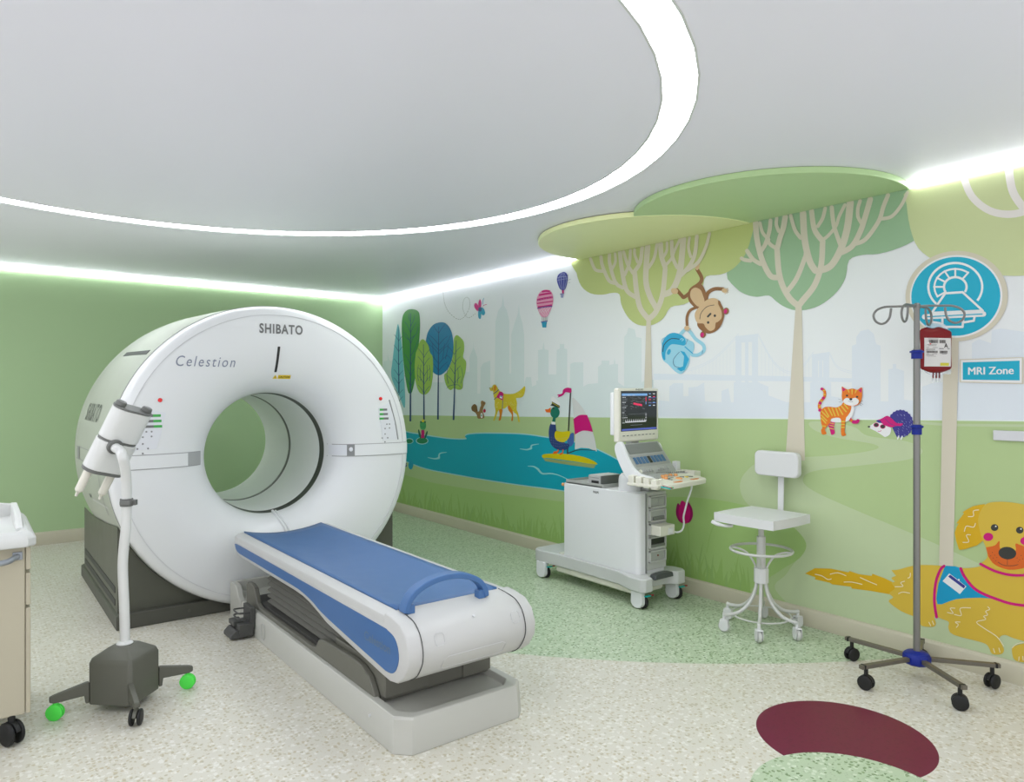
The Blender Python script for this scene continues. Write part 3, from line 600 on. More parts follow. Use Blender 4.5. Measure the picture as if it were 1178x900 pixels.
d.stroke(zc((415, 285), (442, 294), (465, 290)), .35, I_dark, cap=False)
for a, b in (((355, 280), (312, 265)), ((355, 290), (315, 298)), ((520, 295), (568, 285)), ((520, 300), (572, 322)), ((515, 310), (555, 335))): d.stroke(zc(a, b), .25, I_dark, sm=False, cap=False)
d.stroke(zc((430, 475), (465, 500)), 3.4, I_cat, sm=False, cap=False); d.stroke(zc((470, 505), (500, 505), (515, 492)), 4.0, I_mag); d.stroke(zc((445, 462), (430, 492)), 1.0, I_mag, sm=False)
d.done('cat_decal', 'orange striped painted cat raising a magenta front paw')
d = Dec(.0062)
pts = []
for k in range(34):
    a = radians(195+k*8.2); r = 1.0+(.06 if k % 2 else 0); pts.append((960+128*r*cos(a), 522+140*r*sin(a)))
d.poly(zc(*pts), I_hg)
d.blob(zc((620, 553), (640, 545), (700, 510), (770, 500), (855, 560), (850, 630), (800, 660), (765, 640), (700, 600), (650, 575)), I_wht, 4)
for q in ((930, 680), (965, 685)): d.stroke(zc((q[0]+12, q[1]-30), q), 1.6, I_wht, sm=False)
d.stroke(zc((780, 630), (800, 655)), 1.4, I_wht, sm=False)
d.blob(zc((707, 490), (760, 470), (820, 440), (870, 470), (920, 515), (985, 520), (965, 545), (920, 545), (860, 560), (800, 540), (750, 508)), I_mag, 4); d.blob(zc((707, 490), (740, 485), (765, 512), (730, 512)), I_hg, 3); d.stroke(zc((800, 470), (850, 520), (910, 545)), .5, I_hg)
for q in ((707, 535), (775, 552)): d.oval(*zc(q)[0], 3.1, 2.6, I_mag); d.oval(*zc(q)[0], 2.4, 2.0, I_dark)
d.oval(*zc((632, 554))[0], 1.5, .9, I_dark); d.stroke(zc((725, 600), (745, 603), (762, 592)), .5, I_mag)
random.seed(5); d.lay()
for k in range(44):
    a = random.uniform(0, 2*pi); r = sqrt(random.random())*112; x, y = 965+r*cos(a), 535+r*sin(a)*1.05
    if y > 560 or x > 930 or (x > 850 and y < 450): d.stroke(zc((x, y), (x+10, y+14)), .3, I_lil, sm=False, bump=False, cap=False)
d.done('hedgehog_decal', 'navy painted hedgehog in a magenta visor and heart sunglasses')
# ---- signs
I_sc = ink('sign_cyan', (0, 168, 196)); I_sb = ink('sign_beige', (206, 200, 178))
zg = Z(1030, 170, 3.1034)
d = Dec(.0070)
d.oval(*zg((219, 530))[0], 59, 52, I_sb, rot=-4, n=64); d.oval(*zg((217, 531))[0], 53.2, 47.5, I_wht, rot=-5, n=64); d.oval(*zg((216, 531))[0], 51.3, 45.4, I_sc, rot=-5, n=64)
g0 = (214, 497); k = 3.1034; wd = 2.6
cx, cy = zg(g0)[0]
d.ring(cx, cy, 31, 27.5, wd, I_wht, a0=-225, a1=35); 
d.ring(cx, cy, 24, 20.6, wd*.8, I_wht, a0=-215, a1=-50); d.ring(cx, cy, 13, 11.2, wd, I_wht, a0=-212, a1=32)
for a in (-212, -180, -150, -120, -90, -52): d.stroke([(cx+13.5*cos(radians(a)), cy+11.5*sin(radians(a))), (cx+24.5*cos(radians(a)), cy+21*sin(radians(a)))], wd*.8, I_wht, sm=False)
def chain(L):
    P_ = zg(*L)
    for a, b in zip(P_, P_[1:]): d.stroke([a, b], wd, I_wht, sm=False, bump=False)
chain(((178, 520), (240, 516), (312, 582), (130, 590), (178, 520)))
d.stroke(zg((104, 604), (315, 594)), wd*2.3, I_wht, sm=False); d.stroke(zg((110, 604), (310, 594)), wd*.5, I_sc, sm=False)
chain(((168, 606), (168, 640), (240, 640), (243, 602))); chain(((243, 624), (280, 618), (283, 602))); chain(((130, 606), (130, 622), (168, 628)))
d.done('sign_decal', 'round cyan wall sign showing a white scanner pictogram behind the drip stand', 'sign')
d = Dec(.0062)
d.poly([(1104, 413.5), (1177.5, 411), (1177.5, 442), (1104, 440)], I_sb); d.poly([(1105.5, 414.5), (1175.5, 412), (1175.5, 440.8), (1105.5, 439)], I_wht); d.poly([(1107.5, 417), (1173, 415), (1173, 437.8), (1107.5, 437)], I_sc)
for q in (-.35, 0, .35): d.text('MRI Zone', 1114+q, 431.2+abs(q)*.4, 52, 8.4, I_wht, bold=0)
d.done('sign_decal', 'cyan rectangular wall sign reading MRI Zone', 'sign')
# ---- big lying dog
zq = Z(1030, 560, 4.2837); zr = Z(900, 560, 3.748); I_dg = ink('dog_gold', (206, 176, 60)); I_dg2 = ink('dog_gold_deep', (208, 166, 16)); I_mz = ink('muzzle', (208, 96, 20)); I_vest = ink('vest_blue', (0, 150, 192)); I_fur = ink('fur_line', (232, 226, 190))
d = Dec(.0072)
d.poly(zr((98, 375), (140, 352), (210, 354), (285, 370), (290, 364), (330, 378), (385, 385), (388, 376), (440, 395), (480, 415), (560, 440), (560, 470), (465, 465), (380, 450), (300, 440), (296, 432), (215, 422), (205, 415), (140, 400), (143, 392)), I_dg2)
d.poly([tuple(p) for p in smooth(zr((470, 360), (500, 358), (560, 342), (620, 338), (690, 342), (770, 352), (850, 345), (900, 320), (960, 300), (1080, 300), (1250, 340), (1500, 420), (1500, 780), (1250, 700), (1100, 680), (1000, 655), (960, 640), (935, 655), (955, 700), (945, 722), (905, 722), (888, 690), (860, 672), (740, 640), (716, 610), (718, 585), (690, 572), (655, 560), (662, 590), (650, 605), (600, 600), (590, 570), (540, 550), (500, 530), (458, 495), (478, 478), (460, 460), (485, 440), (470, 415), (485, 410), (470, 395), (490, 385)), 3)], I_dg)
d.blob(zr((990, 700), (1010, 685), (1060, 675), (1110, 690), (1110, 760), (1040, 758), (1000, 745)), I_dg)
d.poly([tuple(p) for p in smooth(zq((245, 390), (322, 402), (360, 470), (440, 530), (500, 555), (420, 548), (300, 555), (207, 580), (212, 480)), 3)], I_vest)
d.stroke(zq((203, 643), (192, 560), (200, 470), (222, 410), (240, 392)), 3.2, I_mag); d.stroke(zq((322, 404), (345, 450), (400, 510), (500, 555), (620, 585), (900, 600)), 3.2, I_mag)
d.poly(zq((266, 428), (350, 492), (318, 530), (233, 466)), I_wht); d.poly(zq((270, 434), (345, 490), (338, 503), (260, 444)), I_ind); d.oval(*zq((313, 460))[0], 1, 1.2, I_wht)
# ear, head
d.poly([tuple(p) for p in smooth(zq((440, 86), (380, 98), (330, 128), (338, 132), (300, 182), (312, 182), (292, 228), (310, 300), (322, 312), (370, 300), (430, 268), (450, 150)), 2)], I_dg2)
d.blob(zq((440, 92), (500, 75), (600, 82), (700, 110), (740, 170), (740, 260), (700, 320), (690, 400), (560, 410), (480, 400), (420, 385), (452, 350), (446, 300), (425, 250), (408, 160)), I_dg, 5)
d.poly([tuple(p) for p in smooth(zq((446, 300), (490, 290), (513, 268), (520, 310), (590, 320), (592, 282), (620, 290), (700, 320), (690, 370), (640, 400), (560, 410), (490, 385), (458, 345)), 4)], I_mz)
d.oval(*zq((552, 328))[0], 10.3, 7.2, I_dark, rot=5)
for q in ((489, 202), (613, 215)): d.oval(*zq(q)[0], 4.3, 3.9, I_dark); d.oval(*zq((q[0]+6, q[1]-6))[0], .9, .9, I_wht)
for q in ((458, 248), (640, 268)): d.oval(*zq(q)[0], 5.6, 4.7, I_mag)
d.stroke(zq((552, 358), (552, 386)), .5, I_dark, sm=False, cap=False); d.stroke(zq((505, 372), (535, 388), (580, 390), (606, 384)), .6, I_dark)
for q in ((478, 325), (490, 338), (482, 352), (500, 350), (495, 366), (470, 342), (600, 352), (612, 362), (620, 340), (605, 370), (628, 356)): d.oval(*zq(q)[0], .45, .45, I_dark, n=8)
d.stroke(zq((420, 382), (500, 420), (600, 438), (760, 425)), 3.0, I_mag)
for L in (((358, 148), (385, 145), (385, 120), (412, 115)), ((340, 222), (350, 195), (385, 200), (395, 180)), ((332, 275), (362, 272), (350, 240), (372, 238)), ((255, 620), (285, 625), (270, 600), (295, 600)), ((290, 630), (325, 635), (320, 600), (372, 598)), ((300, 695), (310, 680), (295, 668), (320, 668)),
          ((455, 592), (465, 605), (445, 615), (455, 632), (435, 640), (445, 655), (400, 668), (440, 700), (500, 740), (535, 788)), ((575, 795), (600, 775), (634, 768)), ((483, 798), (490, 820)), ((510, 795), (516, 818)), ((165, 668), (175, 688)), ((182, 662), (190, 682)), ((610, 838), (608, 860)), ((628, 835), (630, 858))):
    d.stroke(zq(*L), .9, I_fur, n=4)
for L in (((140, 378), (170, 385), (195, 400), (212, 398)), ((205, 378), (240, 372), (275, 385)), ((265, 412), (300, 412), (345, 422)), ((335, 392), (370, 408), (408, 424)), ((485, 432), (520, 430), (510, 415), (528, 408)), ((500, 462), (520, 455), (550, 460)), ((540, 395), (550, 390), (552, 372))):
    d.stroke(zr(*L), .9, I_fur, n=4)
d.done('dog_decal', 'large golden painted dog lying down in a cyan vest behind the drip stand')
# ---- wall plate
m = MB().box((-.012, -7.08, 1.269), (.02, .40, .052)); o = m.build('wall_rail', mat('plate_grey', (206, 208, 210), .35), bevel=.004); tag(o, 'pale grey plate mounted on the mural wall at the right edge', 'wall plate')

# ------------------------------------------------------------------ ceiling lights
M_emit = emis('ring_diffuser', (.92, .95, 1.0), RING_EMIT); M_strip = emis('strip_diffuser', (.90, .93, 1.0), STRIP_EMIT)
M_trim = mat('light_trim', (206, 210, 206), .4)
R_ = thing('ring_light', 'large circular ceiling light, a glowing white band in three arcs', 'ceiling light', (RC.x, RC.y, CEIL))
for j, (a0, a1) in enumerate(((-23.5, 90), (90, 212), (212, 336.5))):
    m = MB(); vs = []; gap = .35; ks = [a0+gap]+[a for a in [1+6*k for k in range(-10, 70)] if a0+gap < a < a1-gap]+[a1-gap]
    for a in ks:
        def rr(r, a=a):
            k = math.floor((a-1)/6); c = radians(1+6*k+3); return r*cos(radians(3))/cos(radians(a)-c)
        for r, z in ((rr(RI)+.010, CEIL+.012), (rr(RO)-.010, CEIL+.012), (rr(RO)-.010, CEIL+.024), (rr(RI)+.010, CEIL+.024)):
            vs.append(RC+Vector((r*cos(radians(a)), r*sin(radians(a)), z)))
    n = len(ks); fs = []
    for i in range(n-1):
        for q in range(4): fs.append((i*4+q, i*4+(q+1) % 4, i*4+4+(q+1) % 4, i*4+4+q))
    fs += [(0, 1, 2, 3), ((n-1)*4+3, (n-1)*4+2, (n-1)*4+1, (n-1)*4)]
    m.add(vs, fs); m.build('diffuser', M_emit, R_, smooth=5)
for nm, r0, r1 in (('trim', RI, RI+.010), ('trim', RO-.010, RO)):
    a, b = ringpts(r0+.0005, CEIL-.002), ringpts(r1-.0005, CEIL-.002); c, e = ringpts(r0+.0005, CEIL+.024), ringpts(r1-.0005, CEIL+.024)
    m = MB(); f = []
    for k in range(NS):
        l = (k+1) % NS
        f += [(k, l, NS+l, NS+k), (NS+k, NS+l, 3*NS+l, 3*NS+k), (3*NS+k, 3*NS+l, 2*NS+l, 2*NS+k), (2*NS+k, 2*NS+l, l, k)]
    m.add(a+b+c+e, f); m.build(nm, M_trim, R_, smooth=5)
S = thing('strip_light', 'thin glowing strip light along the top of the plain green wall', 'strip light', (XL/2, 0, CEIL), 'wall-top strip lights')
MB().box((XL/2, -.008, CEIL-.017), (-XL-.06, .014, .024)).build('diffuser', M_strip, S)
MB().box((XL/2, -.009, CEIL-.003), (-XL-.05, .017, .004)).build('bracket', M_trim, S)
S = thing('strip_light', 'thin glowing strip light between the green wall corner and the lime ceiling panel', 'strip light', (0, -1.84, CEIL), 'wall-top strip lights')
MB().box((-.008, -1.855, CEIL-.017), (.014, 3.65, .024)).build('diffuser', M_strip, S)
MB().box((-.009, -1.855, CEIL-.003), (.017, 3.66, .004)).build('bracket', M_trim, S)
S = thing('strip_light', 'thin glowing strip light right of the sage ceiling panel', 'strip light', (0, -8.05, CEIL), 'wall-top strip lights')
MB().box((-.008, (-6.47+YB)/2, CEIL-.017), (.014, 6.47-.02+YB+0-2*YB-2*6.47+.0 if False else abs(YB+6.47)-.02, .024)).build('diffuser', M_strip, S)
MB().box((-.009, (-6.47+YB)/2, CEIL-.003), (.017, abs(YB+6.47)-.01, .004)).build('bracket', M_trim, S)

# ------------------------------------------------------------------ green ceiling panels (flat lobes of the tree crowns)
def panel(name, label, cx, cy, r, y0, y1, zb, zt, M, n=64):
    """disc cut off along the wall plane x = -0.001"""
    pts = []
    for k in range(n+1):
        a0 = atan2(y0-cy, -.002-cx); a1 = atan2(y1-cy, -.002-cx)
        if a1 < a0: a1 += 2*pi
        a = a0+(a1-a0)*k/n; rr = r
        pts.append((min(-.002, cx+rr*cos(a)), cy+rr*sin(a)))
    m = MB().prism(pts, (0, 0, zb), (1, 0, 0), (0, 1, 0), (0, 0, zt-zb))
    return tag(m.build(name, M, bevel=.006, seg=2), label, 'ceiling panel')
M_p1 = mat('panel_lime', (236, 243, 182), .4); M_p2 = mat('panel_sage', (184, 214, 156), .4)
panel('ceiling_panel', 'lime green half round panel fixed under the ceiling', -.075, -4.571, .855, -3.70, -5.43, 2.650, 2.686, M_p1)
panel('ceiling_panel', 'sage green half round panel fixed under the ceiling', -.19, -5.65, .83, -4.83, -6.455, 2.654, 2.6895, M_p2)

# ------------------------------------------------------------------ the scanner (axis along y)
M_shell = mat('scanner_shell', (226, 229, 228), .32, spec=.45, coat=.15); M_shell_shaded = mat('scanner_shell_side_shaded', (166, 172, 158), .4)  # side shell darker and greener: shade on that side painted into its colour
M_liner = mat('bore_liner', (238, 242, 238), .38); M_dk = mat('bore_dark', (58, 62, 56), .4); M_seam = mat('seam_grey', (150, 152, 150), .6)
M_gray = mat('scanner_base_grey', (84, 86, 74), .45); M_slot = mat('slot_black', (40, 42, 40), .5); M_txt = mat('lettering_grey', (112, 114, 112), .5); M_txt2 = mat('lettering_slate', (128, 136, 152), .5)
M_red = mat('red_lamp', (226, 40, 40), .25); M_lbl = mat('label_yellow', (226, 196, 30), .5); M_pan = mat('panel_white', (222, 225, 228), .35); M_g1 = mat('segment_green', (60, 170, 70), .3); M_mid = mat('mid_grey', (138, 140, 138), .45)
GX, GZ = -2.54, 1.052
FRONT = [(.436, -3.12), (.442, -3.165), (.458, -3.215), (.488, -3.262), (.532, -3.302), (.59, -3.332), (.66, -3.352), (.75, -3.366), (.86, -3.372), (.955, -3.370), (1.0, -3.360), (1.025, -3.344), (1.038, -3.318), (1.043, -3.285)]
FR = [tuple(p) for p in smooth([(a, b, 0) for a, b in FRONT], 4)]
def front_y(x, z):
    r = sqrt((x-GX)**2+(z-GZ)**2)
    for (r0, y0, _), (r1, y1, _) in zip(FR, FR[1:]):
        if r0 <= r <= r1: return y0+(y1-y0)*(r-r0)/max(r1-r0, 1e-9)
    return FR[0][1] if r < FR[0][0] else FR[-1][1]
def fp(x, z, off=.002): return Vector((x, front_y(x, z)-off, z))
def side_r(y):
    T_ = ((-3.285, 1.043), (-3.275, 1.047), (-2.75, 1.066), (-2.20, 1.080), (-2.05, 1.078), (-1.90, 1.062))
    for (a, p), (b, q) in zip(T_, T_[1:]):
        if a <= y <= b: return p+(q-p)*(y-a)/(b-a)
    return 1.043
def sp(y, ang, off=.002):
    r = side_r(y)+off; return Vector((GX+r*cos(ang), y, GZ+r*sin(ang)))
G = thing('ct_scanner', 'big white ring shaped scanner on a dark grey base', 'scanner', (GX, -2.5, 0))
m = MB(); m.lathe([(a, b) for a, b, _ in FR], (GX, 0, GZ), 'y', 160); m.build('front_cover', M_shell, G, smooth=50)
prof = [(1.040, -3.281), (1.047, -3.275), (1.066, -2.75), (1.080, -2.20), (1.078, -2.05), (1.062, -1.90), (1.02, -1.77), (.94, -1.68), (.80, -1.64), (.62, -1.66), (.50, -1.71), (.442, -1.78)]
m = MB(); m.lathe(prof, (GX, 0, GZ), 'y', 160); m.build('side_cover', M_shell_shaded, G, smooth=40)
m = MB(); m.lathe([(1.0, -3.2845), (1.046, -3.2845), (1.046, -3.2775), (1.0, -3.2775)], (GX, 0, GZ), 'y', 160, closed=True); m.build('cover_seam', M_seam, G)
m = MB(); m.lathe([(.428, -3.05), (.428, -2.44)], (GX, 0, GZ), 'y', 128); m.lathe([(.428, -2.40), (.430, -1.90), (.441, -1.775)], (GX, 0, GZ), 'y', 128); m.build('bore_liner', M_liner, G, smooth=50)
m = MB(); m.lathe([(.4375, -3.128), (.436, -3.112), (.430, -3.05)], (GX, 0, GZ), 'y', 128); m.build('bore_ring', M_dk, G, smooth=60)
m = MB(); m.lathe([(.430, -2.446), (.424, -2.435), (.424, -2.405), (.430, -2.394)], (GX, 0, GZ), 'y', 128); m.build('scan_window', mat('scan_window', (104, 106, 102), .3), G, smooth=60)
m = MB(); m.lathe([(.428, -3.047), (.4255, -3.040), (.4255, -3.030), (.428, -3.023)], (GX, 0, GZ), 'y', 128); m.build('rim', M_liner, G, smooth=60)
# front horizontal band with grip recesses
def fpatch(x0, x1, z0, z1, off, nx=24, nz=4):
    """thin raised slab that follows the front surface"""
    m = MB(); top = [[fp(x0+(x1-x0)*i/nx, z0+(z1-z0)*k/nz, off) for i in range(nx+1)] for k in range(nz+1)]
    m.grid(top); bot = [[fp(x0+(x1-x0)*i/nx, z0+(z1-z0)*k/nz, -.003) for i in range(nx+1)] for k in range(nz+1)]
    for a, b in ((top[0], bot[0]), (top[-1], bot[-1])): m.grid([a, b])
    m.grid([[r[0] for r in top], [r[0] for r in bot]]); m.grid([[r[-1] for r in top], [r[-1] for r in bot]])
    return m
for x0, x1 in ((-3.565, -3.122), (-1.952, -1.515)): fpatch(x0, x1, 1.013, 1.097, .007).build('front_band', M_shell, G, smooth=30)
for x0, x1 in ((-3.122, -3.028), (-2.003, -1.952)): fpatch(x0, x1, 1.013, 1.097, .0035).build('grip', M_mid if x1 > -2 else mat('grip_grey', (168, 171, 170), .4), G, smooth=30)
fpatch(-2.095, -2.003, 1.018, 1.094, .0035).build('grip', M_pan, G, smooth=30)
m = MB().cyl((-1.978, front_y(-1.978, 1.055)-.003, 1.062), (-1.978, front_y(-1.978, 1.055)-.010, 1.062), .016, seg=20); m.build('grip_button', M_pan, G, bevel=.002)
for z in (1.099, 1.0105):
    for x0, x1 in ((-3.575, -3.03), (-2.10, -1.505)): fpatch(x0, x1, z-.0025, z+.0025, .0025, 30, 1).build('seam', M_seam, G)
# thin ring seam near the rim
m = MB(); m.lathe([(.975, -3.3715), (.979, -3.3718), (.979, -3.36), (.975, -3.36)], (GX, 0, GZ), 'y', 160, closed=True); m.build('cover_seam', mat('seam_pale', (208, 210, 210), .5), G)
# laser slot, caution label, lamps
m = MB(); out = []
for k in range(13): z = 1.632+.178*k/12; out.append((-2.549+.012*(k/12), z))
L = [(x-.008, z) for x, z in out]+[(x+.008, z) for x, z in out[::-1]]
m.add([fp(x, z, .005) for x, z in L]+[fp(x, z, -.002) for x, z in L], [tuple(range(26)), tuple(range(51, 25, -1))]+[(i, 26+i, 26+(i+1) % 26, (i+1) % 26) for i in range(26)]); m.build('laser_slot', M_slot, G, bevel=.001)
m = MB(); L = [(-2.525, 1.586), (-2.437, 1.586), (-2.437, 1.612), (-2.525, 1.612)]
m.add([fp(x, z, .002) for x, z in L]+[fp(x, z, -.002) for x, z in L], [(3, 2, 1, 0), (4, 5, 6, 7), (0, 1, 5, 4), (1, 2, 6, 5), (2, 3, 7, 6), (3, 0, 4, 7)])
L = [(-2.562, 1.586), (-2.528, 1.586), (-2.545, 1.614)]; m.add([fp(x, z, .002) for x, z in L]+[fp(x, z, -.002) for x, z in L], [(0, 1, 2), (5, 4, 3), (0, 3, 4, 1), (1, 4, 5, 2), (2, 5, 3, 0)])
m.text('CAUTION', None, None, None, width=.078, height=.014, mi=1, bold=.03, f=lambda a, b: fp(-2.520+a, 1.592+b, .003))
m.text('!', None, None, None, height=.015, mi=1, bold=.03, f=lambda a, b: fp(-2.5475+a, 1.5895+b, .003)); m.build('caution_label', [M_lbl, M_slot], G, recalc=False)
m = MB(); m.text('SHIBATO', None, None, None, width=.305, height=.068, bold=.03, space=1.15, f=lambda a, b: fp(-2.675+a, 1.898+b, .0025)); m.build('lettering', M_txt, G, recalc=False)
m = MB(); m.text('Celestion', None, None, None, width=.372, height=.068, shear=.25, space=1.25, f=lambda a, b: fp(-3.203+a+.0*b, 1.660+b*1.0, .0025)); m.build('lettering', M_txt2, G, recalc=False)
m = MB(); a0 = radians(161.0); m.text('SHIBATO', None, None, None, width=.50, height=.125, bold=.02, space=1.1, f=lambda a, b: sp(-2.36-a, radians(164.5)-b/1.065+.045)); m.build('lettering', mat('lettering_dark', (92, 98, 88), .5), G, recalc=False)
for x, z in ((-3.296, 1.442), (-1.757, 1.441)):
    m = MB().cyl(fp(x, z, 0), fp(x, z, .010), .0145, .012, 20); m.build('lamp', M_red, G, bevel=.004, seg=3)
# control panels
for sgn, qx in ((-1, -3.33), (1, -1.70)):
    if sgn < 0: outl = [(-3.395, 1.392), (-3.262, 1.362), (-3.285, 1.245), (-3.318, 1.135), (-3.47, 1.13), (-3.44, 1.27)]
    else: outl = [(-1.775, 1.37), (-1.685, 1.412), (-1.640, 1.28), (-1.618, 1.125), (-1.735, 1.122), (-1.755, 1.25)]
    cx = sum(p[0] for p in outl)/6; cz = sum(p[1] for p in outl)/6; n = 6
    def ins(k): return [(cx+(p[0]-cx)*k, cz+(p[1]-cz)*k) for p in outl]
    m = MB(); o1, o2 = outl, ins(1)
    m.add([fp(x, z, .004) for x, z in o1]+[fp(x, z, -.004) for x, z in o1]+[fp(cx, cz, .004)], [(i, (i+1) % n, 2*n) for i in range(n)]+[(i, n+i, n+(i+1) % n, (i+1) % n) for i in range(n)])
    pan = m.build('control_panel', M_pan, G, bevel=0)
    if sgn > 0:
        m = MB().tube([fp(x, z, .003) for x, z in smooth([(-1.683, 1.432), (-1.655, 1.34), (-1.628, 1.24), (-1.607, 1.125)], 5)], .005, 8); m.build('panel_edge', M_seam, G)
    for k in range(3):
        zz = (1.345 if sgn < 0 else 1.357)-k*.034; x0 = -3.392 if sgn < 0 else -1.765; L = .10+.004*k if sgn < 0 else .062+.006*k
        m = MB(); gw = .45
        for (a, b, q) in ((x0, x0+L*(1-gw), 0), (x0+L*(1-gw), x0+L, 1)) if sgn < 0 else ((x0, x0+L*gw, 1), (x0+L*gw, x0+L, 0)):
            m.add([fp(a, zz-.008, .0055), fp(b, zz-.008, .0055), fp(b, zz+.008, .0055), fp(a, zz+.008, .0055), fp(a, zz-.008, .001), fp(b, zz-.008, .001), fp(b, zz+.008, .001), fp(a, zz+.008, .001)], [(0, 1, 2, 3), (7, 6, 5, 4), (0, 4, 5, 1), (1, 5, 6, 2), (2, 6, 7, 3), (3, 7, 4, 0)], q)
        m.build('display', [M_txt, M_g1], pan)
    bx = -3.375 if sgn < 0 else -1.705
    for dx, dz in ((.03, .03), (.0, .03), (-.02, -.003), (.03, 0), (-.02, -.045), (-.05, -.075), (.01, -.075), (-.02, -.105), (-.05, -.14), (0, -.14)):
        x, z = bx+dx*(.75 if sgn > 0 else 1), 1.215+dz
        m = MB().cyl(fp(x, z, .002), fp(x, z, .0065), .0055, seg=10); m.build('button', M_mid, pan)
# side slot and side band, side hatch
m = MB(); a0, a1 = radians(137.2), radians(139.2)
L = [(-3.16, a0), (-2.42, a0), (-2.42, a1), (-3.16, a1)]
m.add([sp(y, a, .003) for y, a in L]+[sp(y, a, -.004) for y, a in L], [(0, 1, 2, 3), (7, 6, 5, 4), (0, 4, 5, 1), (1, 5, 6, 2), (2, 6, 7, 3), (3, 7, 4, 0)]); m.build('vent_slot', M_slot, G)
for ang in (177.6, 182.3):
    m = MB(); m.grid([[sp(-3.27+1.1*i/20, radians(ang+d), .0025) for i in range(21)] for d in (-.13, .13)]); m.build('seam', M_seam, G)
m = MB(); m.grid([[sp(-3.26+.0*i, radians(177.6+4.7*i/6), .003) for i in range(7)], [sp(-3.255, radians(177.6+4.7*i/6), .003) for i in range(7)]]); m.build('seam', M_seam, G)
m = MB(); m.grid([[sp(-2.32+.10*k, radians(177.8+4.3*i/4), .003) for i in range(5)] for k in range(2)]); m.build('grip', M_mid, G)
m = MB(); m.grid([[sp(-2.60-.55*k, radians(196.0+.9*i/2), .003) for i in range(3)] for k in range(2)]); m.build('hatch', mat('hatch_grey', (186, 190, 182), .5), G)
m = MB(); m.add([sp(-2.5, radians(194.6), .004), sp(-2.58, radians(195.2), .004), sp(-2.52, radians(196.4), .004)], [(0, 1, 2)]); m.build('arrow_mark', M_txt, G, recalc=False)
m = MB(); m.grid([[sp(-3.05+.012*k, radians(184+16*i/8), .003) for i in range(9)] for k in range(2)]); m.build('seam', M_seam, G)
# dark base: cheeks that follow the ring, louvres, plinth
R1 = 1.092
for sg in (-1, 1):
    secs = []
    for y, R1 in ((-3.215, 1.0535), (-2.75, 1.0705), (-2.20, 1.0845), (-1.655, 1.0845)):
        pts = [(sg*.97, .080)]+[(sg*(.97-.77*k/34), max(.088, GZ-sqrt(R1**2-(.97-.77*k/34)**2))) for k in range(35)]+[(sg*.20, .080)]
        secs.append([(GX+a, y, b) for a, b in pts])
    n = len(secs[0]); m = MB(); fs = [tuple(range(n)), tuple(range(4*n-1, 3*n-1, -1))]
    for j in range(3): fs += [(j*n+i, j*n+(i+1) % n, (j+1)*n+(i+1) % n, (j+1)*n+i) for i in range(n)]
    m.add([p for r_ in secs for p in r_], fs).build('base_cheek', M_gray, G, smooth=30)
m = MB().prism([(-.985, .0), (.985, .0), (.985, .088), (.962, .096), (-.962, .096), (-.985, .088)], (GX, -3.272, 0), (1, 0, 0), (0, 0, 1), (0, 1.69, 0)); m.build('plinth', mat('plinth_grey', (76, 77, 68), .5), G, bevel=.006)
for z, x in ((.225, 0), (.145, 0)):
    MB().box((GX-.9705, -2.42, z), (.006, 1.42, .040)).build('louvre', M_slot, G)
for x in (-3.1, -2.0): MB().cyl((x, -3.27, .05), (x, -3.276, .05), .010, seg=12).build('screw', M_gray, G)
# flat guide strip running down from the bore
gs = [(-2.50, .628, 1), (-2.492, .585, 1), (-2.47, .53, 1), (-2.455, .47, 1), (-2.45, .40, 1)]
m = MB(); path = [fp(x, z, .006) for x, z, _ in gs]
path[-1] = Vector((-2.45, -3.40, .42)); m.tube([tuple(p) for p in smooth(path, 5)], .010, 10)
m.tube([tuple(p+Vector((.022, 0, .0))) for p in smooth(path, 5)], .006, 10); m.build('cable', M_shell, G)

# ------------------------------------------------------------------ patient table
M_tw = mat('table_white', (192, 193, 190), .4); M_tb = mat('table_base_white', (184, 185, 176), .42); M_bl = mat('mattress_blue', (60, 101, 150), .45); M_bl2 = mat('side_blue', (56, 100, 154), .4); M_pd = mat('pedestal_grey', (104, 104, 94), .5); M_bel = mat('bellows_grey', (96, 96, 88), .6)
B_ = thing('patient_table', 'white patient couch with a blue mattress sliding towards the ring scanner', 'couch', (-2.545, -4.5, 0))
TX0, TX1 = -2.872, -2.215
# floor plinth with raised rear step and sunken tray
o = [(TX0-.004, -3.45), (TX1+.006, -3.45), (TX1+.006, -5.675), (TX1-.045, -5.722), (TX0+.055, -5.722), (TX0-.004, -5.66)]
def inset(pts, d):
    cx = (TX0+TX1)/2; cy = -4.55; return [(p[0]+(d if p[0] < cx else -d), p[1]+(d if p[1] < cy else -d)) for p in pts]
m = MB(); top = inset(o, .014); rim = inset(o, .05); z1 = .150
n = 6; lay = [[(p[0], p[1], 0) for p in o], [(p[0], p[1], z1-.008) for p in inset(o, .008)], [(p[0], p[1], z1) for p in top], [(p[0], p[1], z1) for p in rim], [(p[0], p[1], z1-.028) for p in inset(o, .062)]]
vs = [p for l in lay for p in l]; fs = []
for j in range(len(lay)-1): fs += [(j*n+i, j*n+(i+1) % n, (j+1)*n+(i+1) % n, (j+1)*n+i) for i in range(n)]
fs += [tuple(range(n-1, -1, -1)), tuple((len(lay)-1)*n+i for i in range(n))]
m.add(vs, fs); m.build('floor_plate', M_tb, B_, bevel=.004)
m = MB()
for x in (TX0-.005, TX1-.030): m.prism([(-3.402, 0), (-3.402, .235), (-3.49, .238), (-3.53, .232), (-3.555, .215), (-3.58, .175), (-3.62, .152), (-3.62, 0)], (x, 0, 0), (0, 1, 0), (0, 0, 1), (.035, 0, 0))
m.prism([(-3.402, 0), (-3.402, .235), (-3.44, .238), (-3.46, .17), (-3.62, .152), (-3.62, 0)], (TX0+.025, 0, 0), (0, 1, 0), (0, 0, 1), (TX1-TX0-.05, 0, 0))
